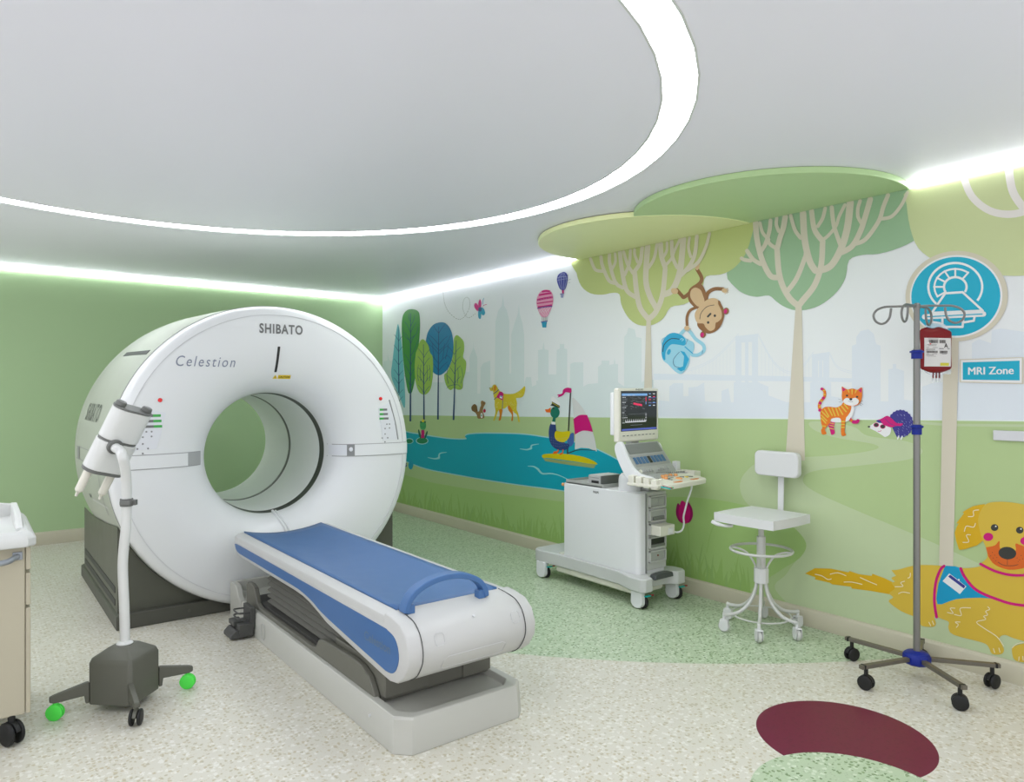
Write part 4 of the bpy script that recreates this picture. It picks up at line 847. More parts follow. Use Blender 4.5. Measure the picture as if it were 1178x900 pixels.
m.build('rear_step', M_tb, B_, bevel=.006)
# dark lifting pedestal: side cheeks and end
PX0, PX1 = -2.845, -2.245
def cheekpts(): return [(-3.64, .125), (-3.64, .262), (-3.665, .282), (-3.74, .285), (-3.80, .27), (-3.845, .19), (-3.90, .172), (-4.72, .172), (-4.77, .185), (-4.81, .232), (-4.85, .245), (-5.20, .258), (-5.30, .252), (-5.38, .225), (-5.43, .165), (-5.445, .125)]
for x in (PX0, PX1-.03): MB().prism(cheekpts(), (x, 0, 0), (0, 1, 0), (0, 0, 1), (.03, 0, 0)).build('lift_cheek', M_pd, B_, bevel=.008)
m = MB().box(((PX0+PX1)/2, -5.20, .20), (PX1-PX0-.065, .50, .15)); m.box(((PX0+PX1)/2, -5.20, .268), (PX1-PX0-.10, .46, .06)); m.box((PX1-.08, -5.36, .235), (.16, .24, .19)); m.box((PX0+.14, -5.36, .235), (.22, .24, .17)); m.box(((PX0+PX1)/2, -5.33, .235), (PX1-PX0-.1, .28, .19))
m.build('lift_end', M_pd, B_, bevel=.006)
m = MB().box(((PX0+PX1)/2, -4.2, .155), (PX1-PX0-.07, 1.1, .05)); m.build('lift_tray', mat('tray_dark', (74, 74, 70), .6), B_)
# bellows: folds leaning with the scissor lift
m = MB(); N = 7
for k in range(N):
    z = .185+k*.036; e = .012
    y0, y1 = -3.90+.0*k, -5.18
    m.prism([(y0, z), (y0+e, z+.018), (y0, z+.034), (y1, z+.034), (y1-e, z+.018), (y1, z)], (-2.79-.006, 0, 0), (0, 1, 0), (0, 0, 1), (.512, 0, 0))
bel = m
m2 = MB()
for k in range(N):
    z = .182+k*.036
    ring = [(-2.775, -3.90), (-2.315, -3.90), (-2.315, -5.16), (-2.775, -5.16)]
    a = [(x+(0), y, z) for x, y in ring]; b = [(x+(-.02 if x < -2.5 else .02), y+(.02 if y > -4.5 else -.02), z+.018) for x, y in ring]; c = [(x, y, z+.036) for x, y in ring]
    m2.add(a+b+c, [(i, (i+1) % 4, 4+(i+1) % 4, 4+i) for i in range(4)]+[(4+i, 4+(i+1) % 4, 8+(i+1) % 4, 8+i) for i in range(4)])
m2.build('bellows', M_bel, B_, bevel=.004)
# couch body: side profile swept across
sidep = [(-3.488, .525), (-3.480, .500), (-3.492, .462), (-3.53, .437), (-3.60, .430), (-4.55, .428), (-4.66, .424), (-4.76, .412), (-4.86, .390), (-4.98, .362), (-5.56, .296), (-5.63, .290), (-5.69, .300), (-5.745, .335), (-5.785, .395), (-5.79, .450), (-5.765, .510), (-5.715, .548), (-5.64, .562), (-5.585, .5665), (-5.580, .527)]
def loft_body():
    m = MB(); rows = []
    C = Vector((-4.6, .46))
    for x, k in ((TX0, .007), (TX0+.0025, .0025), (TX0+.008, 0), (TX1-.008, 0), (TX1-.0025, .0025), (TX1, .007)):
        r = []
        for i, (y, z) in enumerate(sidep):
            a = Vector(sidep[i-1]); b = Vector(sidep[(i+1) % len(sidep)]); t = (b-a).normalized(); nrm = Vector((t.y, -t.x))
            if nrm.dot(Vector((y, z))-C) > 0: nrm = -nrm
            q = Vector((y, z))+nrm*k
            if i == 0 or i >= len(sidep)-2: q = Vector((y, z-k))
            r.append((x, q.x, q.y))
        rows.append(r)
    n = len(sidep); vs = [p for r in rows for p in r]; fs = []
    for j in range(len(rows)-1): fs += [(j*n+i, j*n+(i+1) % n, (j+1)*n+(i+1) % n, (j+1)*n+i) for i in range(n)]
    fs += [tuple(range(n)), tuple((len(rows)-1)*n+i for i in range(n-1, -1, -1))]
    return m.add(vs, fs)
body = loft_body().build('couch_body', M_tw, B_, smooth=38)
def sideset(pts, x, d, nm, M, par):
    q = [tuple(p)[:2] for p in smooth(pts, 4, True)]
    return MB().prism(q, (x, 0, 0), (0, 1, 0), (0, 0, 1), (d, 0, 0)).build(nm, M, par, bevel=.001)
ip = [(-3.512, .502), (-3.506, .488), (-3.528, .468), (-3.575, .456), (-3.70, .453), (-4.50, .452), (-4.66, .447), (-4.80, .430), (-4.97, .396), (-5.52, .334), (-5.61, .326), (-5.67, .340), (-5.705, .388), (-5.706, .438), (-5.675, .482), (-5.61, .499), (-5.50, .503), (-4.6, .504), (-3.70, .505)]
pl = sideset(ip, TX0-.0025, .004, 'side_panel', M_bl2, B_); sideset(ip, TX1-.0015, .004, 'side_panel', M_bl2, B_)
m = MB(); m.text('Celestion', (TX0-.0035, -5.40, .405), (0, -1, 0), (0, 0, 1), width=.24, height=.04, bold=.02); m.build('lettering', mat('lettering_blue', (88, 112, 140), .5), pl, recalc=False)
# end cap seams
nose = sidep[9:-1]
for x in (TX0+.065, TX1-.062):
    m = MB(); q = [(y, z) for y, z in nose]; P3 = [tuple(p) for p in smooth([(x, a+(-.001 if a < -5.5 else 0), b) for a, b in q], 4)]
    m.tube(P3, .0022, 6); m.build('cap_seam', mat('seam_black', (70, 72, 70), .6), B_)
# shallow marks on the end cap: two small squares, one long rounded recess, a dot
def cap_pt(x, s, off=.001):
    """s from 0 (top) to 1 (bottom) round the nose"""
    q = [Vector((y, z)) for y, z in sidep[::-1]][2:10]; q = smooth([(a.x, a.y, 0) for a in q], 5); L = [0]
    for a, b in zip(q, q[1:]): L.append(L[-1]+(b-a).length)
    t = s*L[-1]
    for i in range(len(q)-1):
        if L[i+1] >= t: break
    u = (t-L[i])/max(1e-9, L[i+1]-L[i]); p = q[i].lerp(q[i+1], u); tt = (q[i+1]-q[i]).normalized(); nr = Vector((-tt.y, tt.x, 0))
    if nr.dot(p-Vector((-5.6, .43, 0))) < 0: nr = -nr
    p = p+nr*off; return Vector((x, p.x, p.y))
M_mark = mat('mark_grey', (204, 206, 206), .5)
def rrect(x0, x1, s0, s1, r=.2):
    c = [(x0, s0), (x1, s0), (x1, s1), (x0, s1)]; out = []
    for i in range(4):
        p, a, b = Vector(c[i]), Vector(c[i-1]), Vector(c[(i+1) % 4]); out += [p.lerp(a, r if abs(a.x-p.x) < .2 else r*.3), p.lerp(b, r if abs(b.x-p.x) < .2 else r*.3)]
    return out
for x0, x1, s0, s1 in ((-2.745, -2.70, .33, .44), (-2.345, -2.30, .30, .41), (-2.70, -2.38, .56, .72)):
    L = rrect(x0, x1, s0, s1); MB().tube([cap_pt(a, b, 0) for a, b in L], .0012, 5, closed=True).build('cap_mark', M_mark, B_)
MB().cyl(cap_pt(-2.53, .25, -.001), cap_pt(-2.53, .25, .002), .007, seg=12).build('cap_mark', M_mark, B_)
# mattress, gently hollowed
MX0, MX1 = -2.815, -2.285
rows = []
ny = 24
def sag(x): 
    t = (x-(MX0+MX1)/2)/((MX1-MX0)/2); return -.034*(1-t*t)
m = MB(); nx = 18; top = []; bot = []
for j in range(ny+1):
    y = -3.495-(5.585-3.495)*j/ny; f = 1-.55*max(0, (j/ny-.8)/.2)**2
    top.append([(MX0+(MX1-MX0)*i/nx, y, .5745+sag(MX0+(MX1-MX0)*i/nx)*f) for i in range(nx+1)]); bot.append([(MX0+(MX1-MX0)*i/nx, y, .5745+sag(MX0+(MX1-MX0)*i/nx)*f-.012) for i in range(nx+1)])
m.grid(top); m.grid(bot)
for a, b in ((top[0], bot[0]), (top[-1], bot[-1]), ([r[0] for r in top], [r[0] for r in bot]), ([r[-1] for r in top], [r[-1] for r in bot])): m.grid([a, b])
# weld by build
mt = m.build('mattress', M_bl, B_, smooth=50)
bm = bmesh.new(); bm.from_mesh(mt.data); bmesh.ops.remove_doubles(bm, verts=bm.verts, dist=1e-5); bmesh.ops.recalc_face_normals(bm, faces=bm.faces); bm.to_mesh(mt.data); bm.free()
# white side rails between mattress and edge (chamfered) following the top
for x0, x1, x2 in ((MX0-.001, TX0+.022, TX0+.004), (MX1+.001, TX1-.022, TX1-.004)):
    m = MB().prism([(x0, .515), (x0, .5665), (x1, .5625), (x2, .550), (x2-.0035 if x2 < -2.5 else x2+.0035, .540), (x2-.0035 if x2 < -2.5 else x2+.0035, .515)], (0, -3.487, 0), (1, 0, 0), (0, 0, 1), (0, -2.125, 0)); m.build('side_rail', M_tw, B_, bevel=.002)
# blue arched handle
m = MB(); pts = []
for k in range(25):
    t = pi*k/24; pts.append((-2.598-.205*cos(t), -5.63, .565+.122*sin(t)**.9))
P3 = [Vector(p) for p in pts]; vs = []; fs = []
for i, p in enumerate(P3):
    a = P3[max(0, i-1)]; b = P3[min(24, i+1)]; t = (b-a).normalized(); nr = Vector((-t.z, 0, t.x)); 
    for s_, u in ((-.027, -.013), (.027, -.013), (.027, .013), (-.027, .013)): vs.append(p+Vector((0, 1, 0))*s_+nr*u)
for i in range(24): fs += [(i*4+q, i*4+(q+1) % 4, i*4+4+(q+1) % 4, i*4+4+q) for q in range(4)]
fs += [(3, 2, 1, 0), (96, 97, 98, 99)]
m.add(vs, fs)
for x in (-2.782, -2.414): m.box((x, -5.632, .578), (.040, .04, .040))
m.build('handle', mat('handle_blue', (66, 106, 156), .4), B_, bevel=.005)
# foot pedal
P_ = MB().box((-2.885, -3.83, .115), (.028, .15, .13)); P_.box((-2.925, -3.83, .052), (.085, .16, .075)); P_.box((-2.955, -3.80, .085), (.06, .10, .03)); P_.prism([(-.03, .01), (.055, .01), (.055, .055), (.0, .06), (-.03, .03)], (-2.985, -3.90, 0), (1, 0, 0), (0, 0, 1), (0, .15, 0))
M_ped = mat('pedal_grey', (76, 77, 74), .5)
fp_ = P_.build('foot_pedal', M_ped, B_, bevel=.004)
for z, s in ((.150, 1), (.118, 1)):
    MB().tube([tuple(p) for p in smooth([(-2.89, -3.77, z), (-2.95, -3.77, z+.004), (-2.965, -3.79, z+.004), (-2.965, -3.87, z+.004), (-2.95, -3.89, z+.004), (-2.89, -3.89, z)], 3)], .005, 8).build('pedal_bar', M_ped, fp_)
MB().tube([(TX0-.006+.003*0, -4.06+.03*cos(2*pi*k/28), .075+.048*sin(2*pi*k/28)) for k in range(28)], .0016, 5, closed=True).build('cover_mark', mat('mark_dark', (170, 172, 168), .5), B_)
MB().cyl((TX0+.006, -5.45, .085), (TX0-.006, -5.45, .085), .006, seg=12).build('screw', M_mark, B_)

# ------------------------------------------------------------------ casters
def Rz(a): return Matrix.Rotation(a, 3, 'Z')
M_blk = mat('caster_black', (34, 35, 34), .45, spec=.3); M_rub = mat('caster_rubber', (60, 62, 62), .55)
def caster(par, x, y, top, r, wd, ang, Mf, Mw, twin=True, tabs=False, hood=True, Mh=None):
    """swivel caster standing on the floor at x,y; ang = rolling direction; > wheel"""
    f = Vector((cos(ang), sin(ang), 0)); s = Vector((-sin(ang), cos(ang), 0)); o = Vector((x, y, r))
    m = MB(); m.cyl((x, y, r*1.15) if twin else (x, y, 2*r+.002), (x, y, top), r*.28, seg=16)
    if twin:
        pts = [(r*1.02*cos(a), r*1.02*sin(a)) for a in [radians(15+k*15) for k in range(11)]]+[(-r*.6, r*.05), (r*.6, r*.05)]
        m.prism(pts, o-s*(wd*.16), f, (0, 0, 1), s*(wd*.32))
    else:
        for q in (-1, 1):
            pts = [(r*.8*cos(a), r*.8*sin(a)) for a in [radians(-180+k*18) for k in range(11)]]+[(r*.7, r*1.05), (-r*.7, r*1.05)]
            m.prism([(a, b) for a, b in pts], o+s*(q*wd*.5)+s*(0 if q > 0 else -r*.14), f, (0, 0, 1), s*(r*.14))
        m.prism([(-r*.72, r*1.03), (r*.72, r*1.03), (r*.6, r*1.22), (-r*.6, r*1.22)], o-s*(wd*.5+r*.14), f, (0, 0, 1), s*(wd+r*.28))
    c = m.build('caster', Mf, par, bevel=r*.06)
    for q in ((-1, 1) if twin else (0,)):
        w_ = wd*.30 if twin else wd*.8; cc = o+s*(q*(wd*.34))
        m = MB(); prof = [(0, -w_/2), (r*.80, -w_/2), (r*.95, -w_/2+r*.06), (r, -w_*.2), (r, w_*.2), (r*.95, w_/2-r*.06), (r*.80, w_/2), (0, w_/2)]
        seg = 28; vs = []
        for k in range(seg):
            a = 2*pi*k/seg
            for rr, h in prof: vs.append(cc+f*(rr*cos(a))+Vector((0, 0, rr*sin(a)))+s*h)
        n = len(prof); fs = [(k*n+i, k*n+i+1, ((k+1) % seg)*n+i+1, ((k+1) % seg)*n+i) for k in range(seg) for i in range(n-1)]
        m.add(vs, fs); wo = m.build('wheel', Mw, c)
        bm = bmesh.new(); bm.from_mesh(wo.data); bmesh.ops.remove_doubles(bm, verts=bm.verts, dist=1e-6); bmesh.ops.recalc_face_normals(bm, faces=bm.faces); bm.to_mesh(wo.data); bm.free(); wo.data.set_sharp_from_angle(angle=radians(35))
    return c

# ------------------------------------------------------------------ contrast injector on its stand
M_iw = mat('injector_white', (214, 216, 212), .38); M_ig = mat('injector_grey', (104, 106, 102), .45); M_ib = mat('injector_base', (90, 91, 80), .5); M_gr = mat('caster_green', (82, 232, 80), .45)
IC = Vector((-3.664, -4.446, 0))
I_ = thing('contrast_injector', 'white twin syringe injector on a dark wheeled stand with green casters', 'injector', IC)
m = MB(); R = .158; dg = [(-1, 0), (0, -1), (1, 0), (0, 1)]
def dia(k, z):
    out = []
    for i in range(4):
        c = Vector(dg[i]); a = Vector(dg[i-1]); b = Vector(dg[(i+1) % 4]); out += [c.lerp(a, .07)*k, c.lerp(b, .07)*k]
    return [IC+Vector((p.x, p.y, z)) for p in out]
lv = [dia(R, .035), dia(R, .225), dia(R*.93, .245), dia(R*.46, .283), dia(R*.40, .287)]; vs = [p for l in lv for p in l]; fs = [tuple(range(7, -1, -1)), tuple(32+i for i in range(8))]
for j in range(4): fs += [(j*8+i, j*8+(i+1) % 8, j*8+8+(i+1) % 8, j*8+8+i) for i in range(8)]
m.add(vs, fs); m.build('base', M_ib, I_, bevel=.006)
m = MB().lathe([(0, .286), (.034, .286), (.037, .290), (.032, .297), (.024, .300), (0, .300)], IC, seg=32); m.build('collar', M_iw, I_)
for i, (dx, dy) in enumerate(dg):
    a = atan2(dy, dx); u = Vector((dx, dy, 0)); s = Vector((-dy, dx, 0)); o = IC+s*(-.012)
    pts = [(.148, .045), (.163, .045), (.168, .082), (.285, .078), (.305, .085), (.305, .108), (.285, .115), (.160, .142), (.148, .142)]
    MB().prism(pts, o, u, (0, 0, 1), s*.024).build('leg', M_ib, I_, bevel=.004)
    p = IC+u*.282; front = i == 1
    c = caster(I_, p.x, p.y, .09, .036, .034 if not front else .050, (atan2(RT.y, RT.x)+.12) if not front else atan2(FW.y, FW.x)+.2, M_gr if not front else M_ib, M_gr if not front else M_blk)
hc = ray(135.5, 505.5, 3.44); ha = (RT*.447+UP*.894).normalized(); hw = (RT*.523-UP*.262+FW*.81); hw = (hw-ha*hw.dot(ha)).normalized(); hn = hw.cross(ha); hn = hn if hn.dot(CAM-hc) > 0 else -hn
_d = FW+RT*((132-589)/FPX)-UP*((514-450)/FPX); jp = CAM+_d*((hc+hn*.054-CAM).dot(hn)/_d.dot(hn))
arm = [tuple(ray(*q)) for q in ((143.8, 741, 3.409), (143, 700, 3.409), (141.2, 655, 3.405), (142.5, 630, 3.40), (145, 605, 3.395), (145.6, 575, 3.385), (145.2, 552, 3.36), (143.6, 536, 3.325), (140.5, 524, 3.30))]+[tuple(jp+hn*.045+RT*.008), tuple(jp+hn*.022), tuple(jp)]
MB().tube([tuple(p) for p in smooth(arm, 5)], .0225, 20).build('pole', M_iw, I_)
p = ray(145.6, 578, 3.385); m = MB().cyl(p-UP*.018, p+UP*.018, .029, seg=24); m.box(p+RT*.033+UP*.0, (.03, .022, .026), rot=Rz(-atan2(FW.x, FW.y))); m.box(p+RT*.01-FW*.026, (.05, .02, .018), rot=Rz(-atan2(FW.x, FW.y))); m.build('clamp', M_ig, I_, bevel=.002)
def stad(wd, dp, n=10):
    r = dp/2; pts = []
    for k in range(n+1): t = -pi/2+pi*k/n; pts.append((wd/2-r+r*cos(t), r*sin(t)))
    for k in range(n+1): t = pi/2+pi*k/n; pts.append((-wd/2+r+r*cos(t), r*sin(t)))
    return pts
def block(a0, a1, wd, dp, nm, M, bv=.004): return MB().prism(stad(wd, dp), hc+ha*a0, hw, hn, ha*(a1-a0)).build(nm, M, I_, bevel=bv)
block(-.160, -.010, .192, .108, 'motor_housing', M_iw); block(-.010, .002, .180, .098, 'housing_seam', M_ig, .001); block(.002, .158, .186, .104, 'syringe_housing', M_iw); block(.158, .168, .186, .104, 'end_plate', M_ig, .002); block(-.176, -.160, .190, .106, 'end_plate', M_ig, .003)
for q in (-.065, .065):
    m = MB(); c = hc+hw*q
    m.cyl(c+ha*.166, c+ha*.190, .026, .023, 24); m.build('knob', M_ig, I_, bevel=.006, seg=3)
    s_ = -.060 if q < 0 else .052; c = hc+hw*s_
    m = MB().cyl(c-ha*.175, c-ha*.285, .020, .019, 24); m.cyl(c-ha*.285, c-ha*.30, .019, .007, 24); m.cyl(c-ha*.30, c-ha*.318, .0075, .006, 16); m.build('syringe', mat('syringe_cream', (222, 220, 206), .35), I_, bevel=.001)
m = MB().cyl(jp-hn*.03, jp+hn*.012, .036, seg=24); m.build('joint', M_ig, I_, bevel=.004)

# ------------------------------------------------------------------ trolley at the left edge
M_cb = mat('trolley_beige', (178, 172, 150), .45); M_ct = mat('trolley_top', (208, 210, 206), .35); M_mtl = mat('satin_metal', (150, 156, 162), .35, metal=.5)
C_ = thing('medical_trolley', 'beige drawer trolley with a white moulded top, cut off by the left edge', 'trolley', (-4.34, -4.31, 0))
MB().box((-4.36, -4.31, .4775), (.585, .60, .715)).build('body', M_cb, C_, bevel=.006)
for z0, z1 in ((.122, .572), (.586, .722), (.736, .833)):
    d_ = MB().box((-4.057, -4.31, (z0+z1)/2), (.018, .60, z1-z0)).build('drawer', M_cb, C_, bevel=.003); MB().box((-4.046, -4.31, z1-.012), (.012, .30, .012)).build('handle', M_mtl, d_, bevel=.003)
m = MB(); y0, y1 = -4.655, -3.98; x0, x1 = -4.70, -4.030
oc = lambda d, z: [(x0+d, y0+d+.03, z), (x0+d+.03, y0+d, z), (x1-d-.03, y0+d, z), (x1-d, y0+d+.03, z), (x1-d, y1-d-.03, z), (x1-d-.03, y1-d, z), (x0+d+.03, y1-d, z), (x0+d, y1-d-.03, z)]
lv = [oc(.005, .838), oc(0, .846), oc(0, .875), oc(.012, .893), oc(.030, .905), oc(.05, .892), oc(.06, .886)]; vs = [p for l in lv for p in l]; n8 = 8; fs = [tuple(range(7, -1, -1)), tuple(48+i for i in range(8))]
for j in range(6): fs += [(j*8+i, j*8+(i+1) % 8, j*8+8+(i+1) % 8, j*8+8+i) for i in range(8)]
m.add(vs, fs); tp = m.build('top', M_ct, C_, bevel=.004)
m = MB().prism([(-4.50, .90), (-4.40, .925), (-4.30, .945), (-4.0, .95), (-4.0, .88), (-4.50, .88)], (-4.095, 0, 0), (0, 1, 0), (0, 0, 1), (.028, 0, 0)); m.prism([(-4.66, .88), (-4.08, .88), (-4.08, .945), (-4.14, .955), (-4.60, .955), (-4.66, .945)], (0, -4.035, 0), (1, 0, 0), (0, 0, 1), (0, .03, 0)); m.build('rail', M_ct, C_, bevel=.006)
m = MB().box((-4.095, -4.617, .800), (.036, .014, .034)); m.build('handle_bracket', M_mtl, C_, bevel=.003)
m = MB().tube([tuple(p) for p in smooth([(-4.095, -4.617, .800), (-4.11, -4.65, .798), (-4.15, -4.69, .792), (-4.30, -4.70, .79), (-4.50, -4.70, .79), (-4.60, -4.65, .79), (-4.62, -4.61, .79)], 4)], .012, 12); m.build('push_handle', M_mtl, C_)
for x, y, a in ((-4.115, -4.60, 60), (-4.60, -4.58, 40), (-4.10, -4.06, 60), (-4.60, -4.06, 80)): caster(C_, x, y, .125, .050, .062, radians(a+60), M_blk, M_blk)

# ------------------------------------------------------------------ ultrasound machine
M_uw = mat('ultrasound_white', (222, 224, 224), .38); M_uc = mat('ultrasound_cream', (220, 219, 204), .42); M_ug = mat('ultrasound_grey', (164, 167, 162), .42); M_ud = mat('ultrasound_dark', (120, 124, 118), .45); M_k = mat('key_blue', (62, 104, 140), .4); M_scr = mat('screen_black', (30, 34, 34), .15)
M_or = mat('knob_orange', (226, 160, 96), .45); M_or2 = mat('cup_orange', (206, 124, 52), .45); M_cy = mat('tab_cyan', (0, 178, 176), .4); M_rd = mat('tab_red', (156, 24, 34), .4); M_yk = mat('key_yellow', (226, 200, 60), .4)
M_uw2 = mat('chassis_grey', (196, 198, 195), .42)
Ux = thing('ultrasound_machine', 'white and cream ultrasound machine with monitor and keyboard by the mural', 'ultrasound machine', (-.41, -4.46, 0))
# chassis with four rounded corner pods
cp = [(-.60, -3.83), (-.56, -3.80), (-.24, -3.80), (-.20, -3.83), (-.195, -3.93), (-.24, -4.08), (-.25, -4.30), (-.25, -4.70), (-.235, -4.80), (-.19, -4.86), (-.165, -4.90), (-.165, -4.98), (-.195, -5.02), (-.27, -5.02), (-.31, -4.97), (-.36, -4.95), (-.48, -4.95), (-.52, -4.97), (-.55, -5.03), (-.62, -5.03), (-.645, -5.0), (-.645, -4.90), (-.60, -4.76), (-.592, -4.60), (-.592, -4.20), (-.605, -4.0), (-.62, -3.90)]
MB().prism(cp, (0, 0, .125), (1, 0, 0), (0, 1, 0), (0, 0, .095)).build('chassis', M_uw2, Ux, bevel=.010, seg=3)
MB().prism([(-.575, -4.05), (-.28, -4.05), (-.28, -4.90), (-.575, -4.90)], (0, 0, .127), (1, 0, 0), (0, 1, 0), (0, 0, -.055), scale2=.999).build('skirt', M_uc, Ux, bevel=.02, seg=3)
def rr2(x0, x1, y0, y1, r, n=6):
    out = []
    for cx, cy, a in ((x1-r, y1-r, 0), (x0+r, y1-r, 90), (x0+r, y0+r, 180), (x1-r, y0+r, 270)):
        for k in range(n+1): t = radians(a+90*k/n); out.append((cx+r*cos(t), cy+r*sin(t)))
    return out
MB().prism(rr2(-.578, -.285, -4.925, -4.135, .035), (0, 0, .218), (1, 0, 0), (0, 1, 0), (0, 0, .568)).build('cabinet', M_uw, Ux, bevel=.006)
MB().box((-.435, -4.30, .222), (.26, .44, .012)).build('cabinet_foot', M_uc, Ux)
M_rk = mat('rack_grey', (190, 192, 187), .42)
rk = MB().box((-.400, -4.922, .515), (.205, .024, .545)).build('rack', M_rk, Ux, bevel=.003)
MB().box((-.506, -4.930, .505), (.006, .012, .56)).build('rack_gap', M_ud, Ux)
for k, (z0, z1) in enumerate(((.678, .764), (.580, .666), (.484, .568), (.390, .474), (.294, .378))):
    cx, zc_ = -.398, (z0+z1)/2; m = MB()
    for bx_, bz_, sx_, sz_ in ((cx, z1-.005, .172, .010), (cx, z0+.005, .172, .010), (cx-.081, zc_, .010, z1-z0), (cx+.081, zc_, .010, z1-z0)): m.box((bx_, -4.940, bz_), (sx_, .020, sz_))
    by = m.build('bay', M_rk, rk, bevel=.002)
    if k == 0: MB().box((cx, -4.937, zc_), (.14, .012, .055)).build('module', M_ug, rk, bevel=.002); m = MB().box((cx+.03, -4.944, zc_), (.05, .006, .03)); m.build('socket', M_ug, rk, bevel=.001)
    elif k == 1: MB().box((cx, -4.936, z0+.055), (.14, .008, .05)).build('module', M_ug, rk, bevel=.002); MB().box((cx+.01, -4.942, z0+.024), (.11, .012, .022)).build('socket', M_ud, rk, bevel=.001)
    elif k == 3: MB().box((cx, -4.936, zc_+.012), (.15, .006, .045)).build('slot', M_slot, rk); MB().box((cx, -4.940, z0+.020), (.15, .014, .020)).build('module', M_ud, rk, bevel=.002)
    elif k == 4: MB().box((cx, -4.937, zc_), (.145, .010, .062)).build('module', M_ug, rk, bevel=.002); MB().cyl((cx, -4.940, zc_+.004), (cx, -4.948, zc_+.004), .006, seg=12).build('button', mat('button_brown', (130, 70, 56), .4), rk)
    else: MB().box((cx-.055, -4.937, zc_), (.035, .010, .062)).build('module', M_ug, rk, bevel=.002)
m = MB().prism([(-.50, .188), (-.30, .188), (-.31, .222), (-.36, .228), (-.44, .228), (-.49, .222)], (0, -4.952, 0), (1, 0, 0), (0, 0, 1), (0, -.055, 0)); m.build('brake_pedal', mat('pedal_dark', (74, 78, 78), .4), Ux, bevel=.008)
m = MB(); m.text('PHILIPS', (-.5795, -4.478, .742), (0, -1, 0), (0, 0, 1), width=.058, height=.018, bold=.04); m.build('lettering', M_txt, Ux, recalc=False)
for x, y in ((-.600, -3.93), (-.600, -4.955), (-.225, -4.945), (-.225, -3.90)):
    s = Vector((0, -1, 0))
    m = MB(); r = .048; o_ = Vector((x-.022, y+.012, r))
    pts = [(-.050, .085), (-.052, .0)]+[(-.052*cos(a), -.040*sin(a)) for a in [radians(18*k) for k in range(1, 10)]]+[(.052, .0), (.050, .085)]
    m.prism(pts, o_, (0, 1, 0), (0, 0, 1), (.034, 0, 0)); m.box((x+.006, y+.012, .118), (.055, .075, .024))
    cst = m.build('caster', M_uw, Ux, bevel=.005)
    m = MB(); m.lathe([(0, 0), (r*.86, 0), (r, .006), (r, .020), (r*.86, .026), (0, .026)], (x+.013, y-.004, r), 'x', 32); m.build('wheel', M_blk, cst)
    m = MB(); m.box((x+.02, y-.055, .098), (.05, .022, .006)); t_ = m.build('brake_tab', M_cy, cst, bevel=.001); MB().box((x+.058, y-.057, .099), (.026, .016, .007)).build('tab_end', M_rd, t_, bevel=.001)
# tray and neck
m = MB().prism(rr2(-.572, -.315, -4.575, -4.165, .012, 3), (0, 0, .7855), (1, 0, 0), (0, 1, 0), (0, 0, .012)); 
for c_, d_ in (((-.568, -4.37, .80), (.008, .40, .028)), ((-.319, -4.37, .80), (.008, .40, .028)), ((-.443, -4.571, .80), (.25, .008, .028)), ((-.443, -4.169, .80), (.25, .008, .028))): m.box(c_, d_)
m.build('top_tray', M_ug, Ux, bevel=.002)
MB().lathe([(0, .785), (.082, .785), (.082, .86), (.078, .885), (.062, .905), (0, .91)], (-.470, -4.745, 0), seg=36).build('neck', M_uw, Ux, smooth=40)
MB().box((-.36, -4.82, .815), (.14, .13, .055)).build('neck_plate', M_ug, Ux, bevel=.004)
# console frame: a along the keyboard width, b towards the operator
UO, UE, UF = Vector((-.453, -4.853, 0)), Vector((.9914, .131, 0)), Vector((.131, -.9914, 0))
def uc(a, b, z): return UO+UE*a+UF*b+UP*z
def ubox(m, a0, a1, b0, b1, z0, z1, mi=0, dz=0):
    """box in console axes; dz = extra height at the rear (b0) edge"""
    m.add([uc(a0, b0, z0+dz), uc(a1, b0, z0+dz), uc(a1, b1, z0), uc(a0, b1, z0), uc(a0, b0, z1+dz), uc(a1, b0, z1+dz), uc(a1, b1, z1), uc(a0, b1, z1)], [(3, 2, 1, 0), (4, 5, 6, 7), (0, 1, 5, 4), (1, 2, 6, 5), (2, 3, 7, 6), (3, 0, 4, 7)], mi); return m
KS = (.925-.888)/.26
def kz(b): return .888+(.37-b)*KS                   # deck surface height
pts = [(-.255, .10), (-.262, .30), (-.258, .345), (-.235, .368), (-.16, .374), (.16, .374), (.235, .368), (.258, .345), (.262, .30), (.255, .10)]
m = MB(); n = len(pts); m.add([uc(a, b, kz(b)) for a, b in pts]+[uc(a*.99, b*.995, kz(b)-.034) for a, b in pts], [tuple(range(n)), tuple(range(2*n-1, n-1, -1))]+[(i, n+i, n+(i+1) % n, (i+1) % n) for i in range(n)])
deck = m.build('keyboard', M_uc, Ux, bevel=.007, seg=3)
m = MB(); ubox(m, -.17, .06, .13, .225, kz(.18)-.001, kz(.225)+.0035, dz=KS*.095); m.build('touch_panel', M_ug, deck, bevel=.002)
for k in range(15): a, b = -.01+.0185*k, .125+.004*k; p = uc(a, b, kz(b)); MB().cyl(p, p+UP*.010, .0062, .005, 10).build('knob', M_ud, deck)
for k in range(15): a, b = -.01+.0185*k, .148+.004*k; p = uc(a, b, kz(b)); MB().box(p+UP*.002, (.012, .007, .006)).build('key', M_ug, deck)
for a, b in ((-.095, .232), (-.075, .212), (-.028, .210), (.022, .212), (.068, .225), (-.102, .255)): p = uc(a, b, kz(b)); m = MB().cyl(p, p+UP*.016, .0145, .0125, 16); m.build('knob', M_or, deck, bevel=.003)
for k in range(7): t = radians(150+k*22); a, b = .01+.062*cos(t), .285-.04*sin(t)*-1*.6; p = uc(a-.04, b-.01, kz(b)); MB().box(p+UP*.002, (.014, .010, .006)).build('key', M_ud, deck)
p = uc(.012, .285, kz(.285)); MB().ball(p, .020, 20, sq=(1.25, 1.25, .55)).build('trackball', M_or, deck)
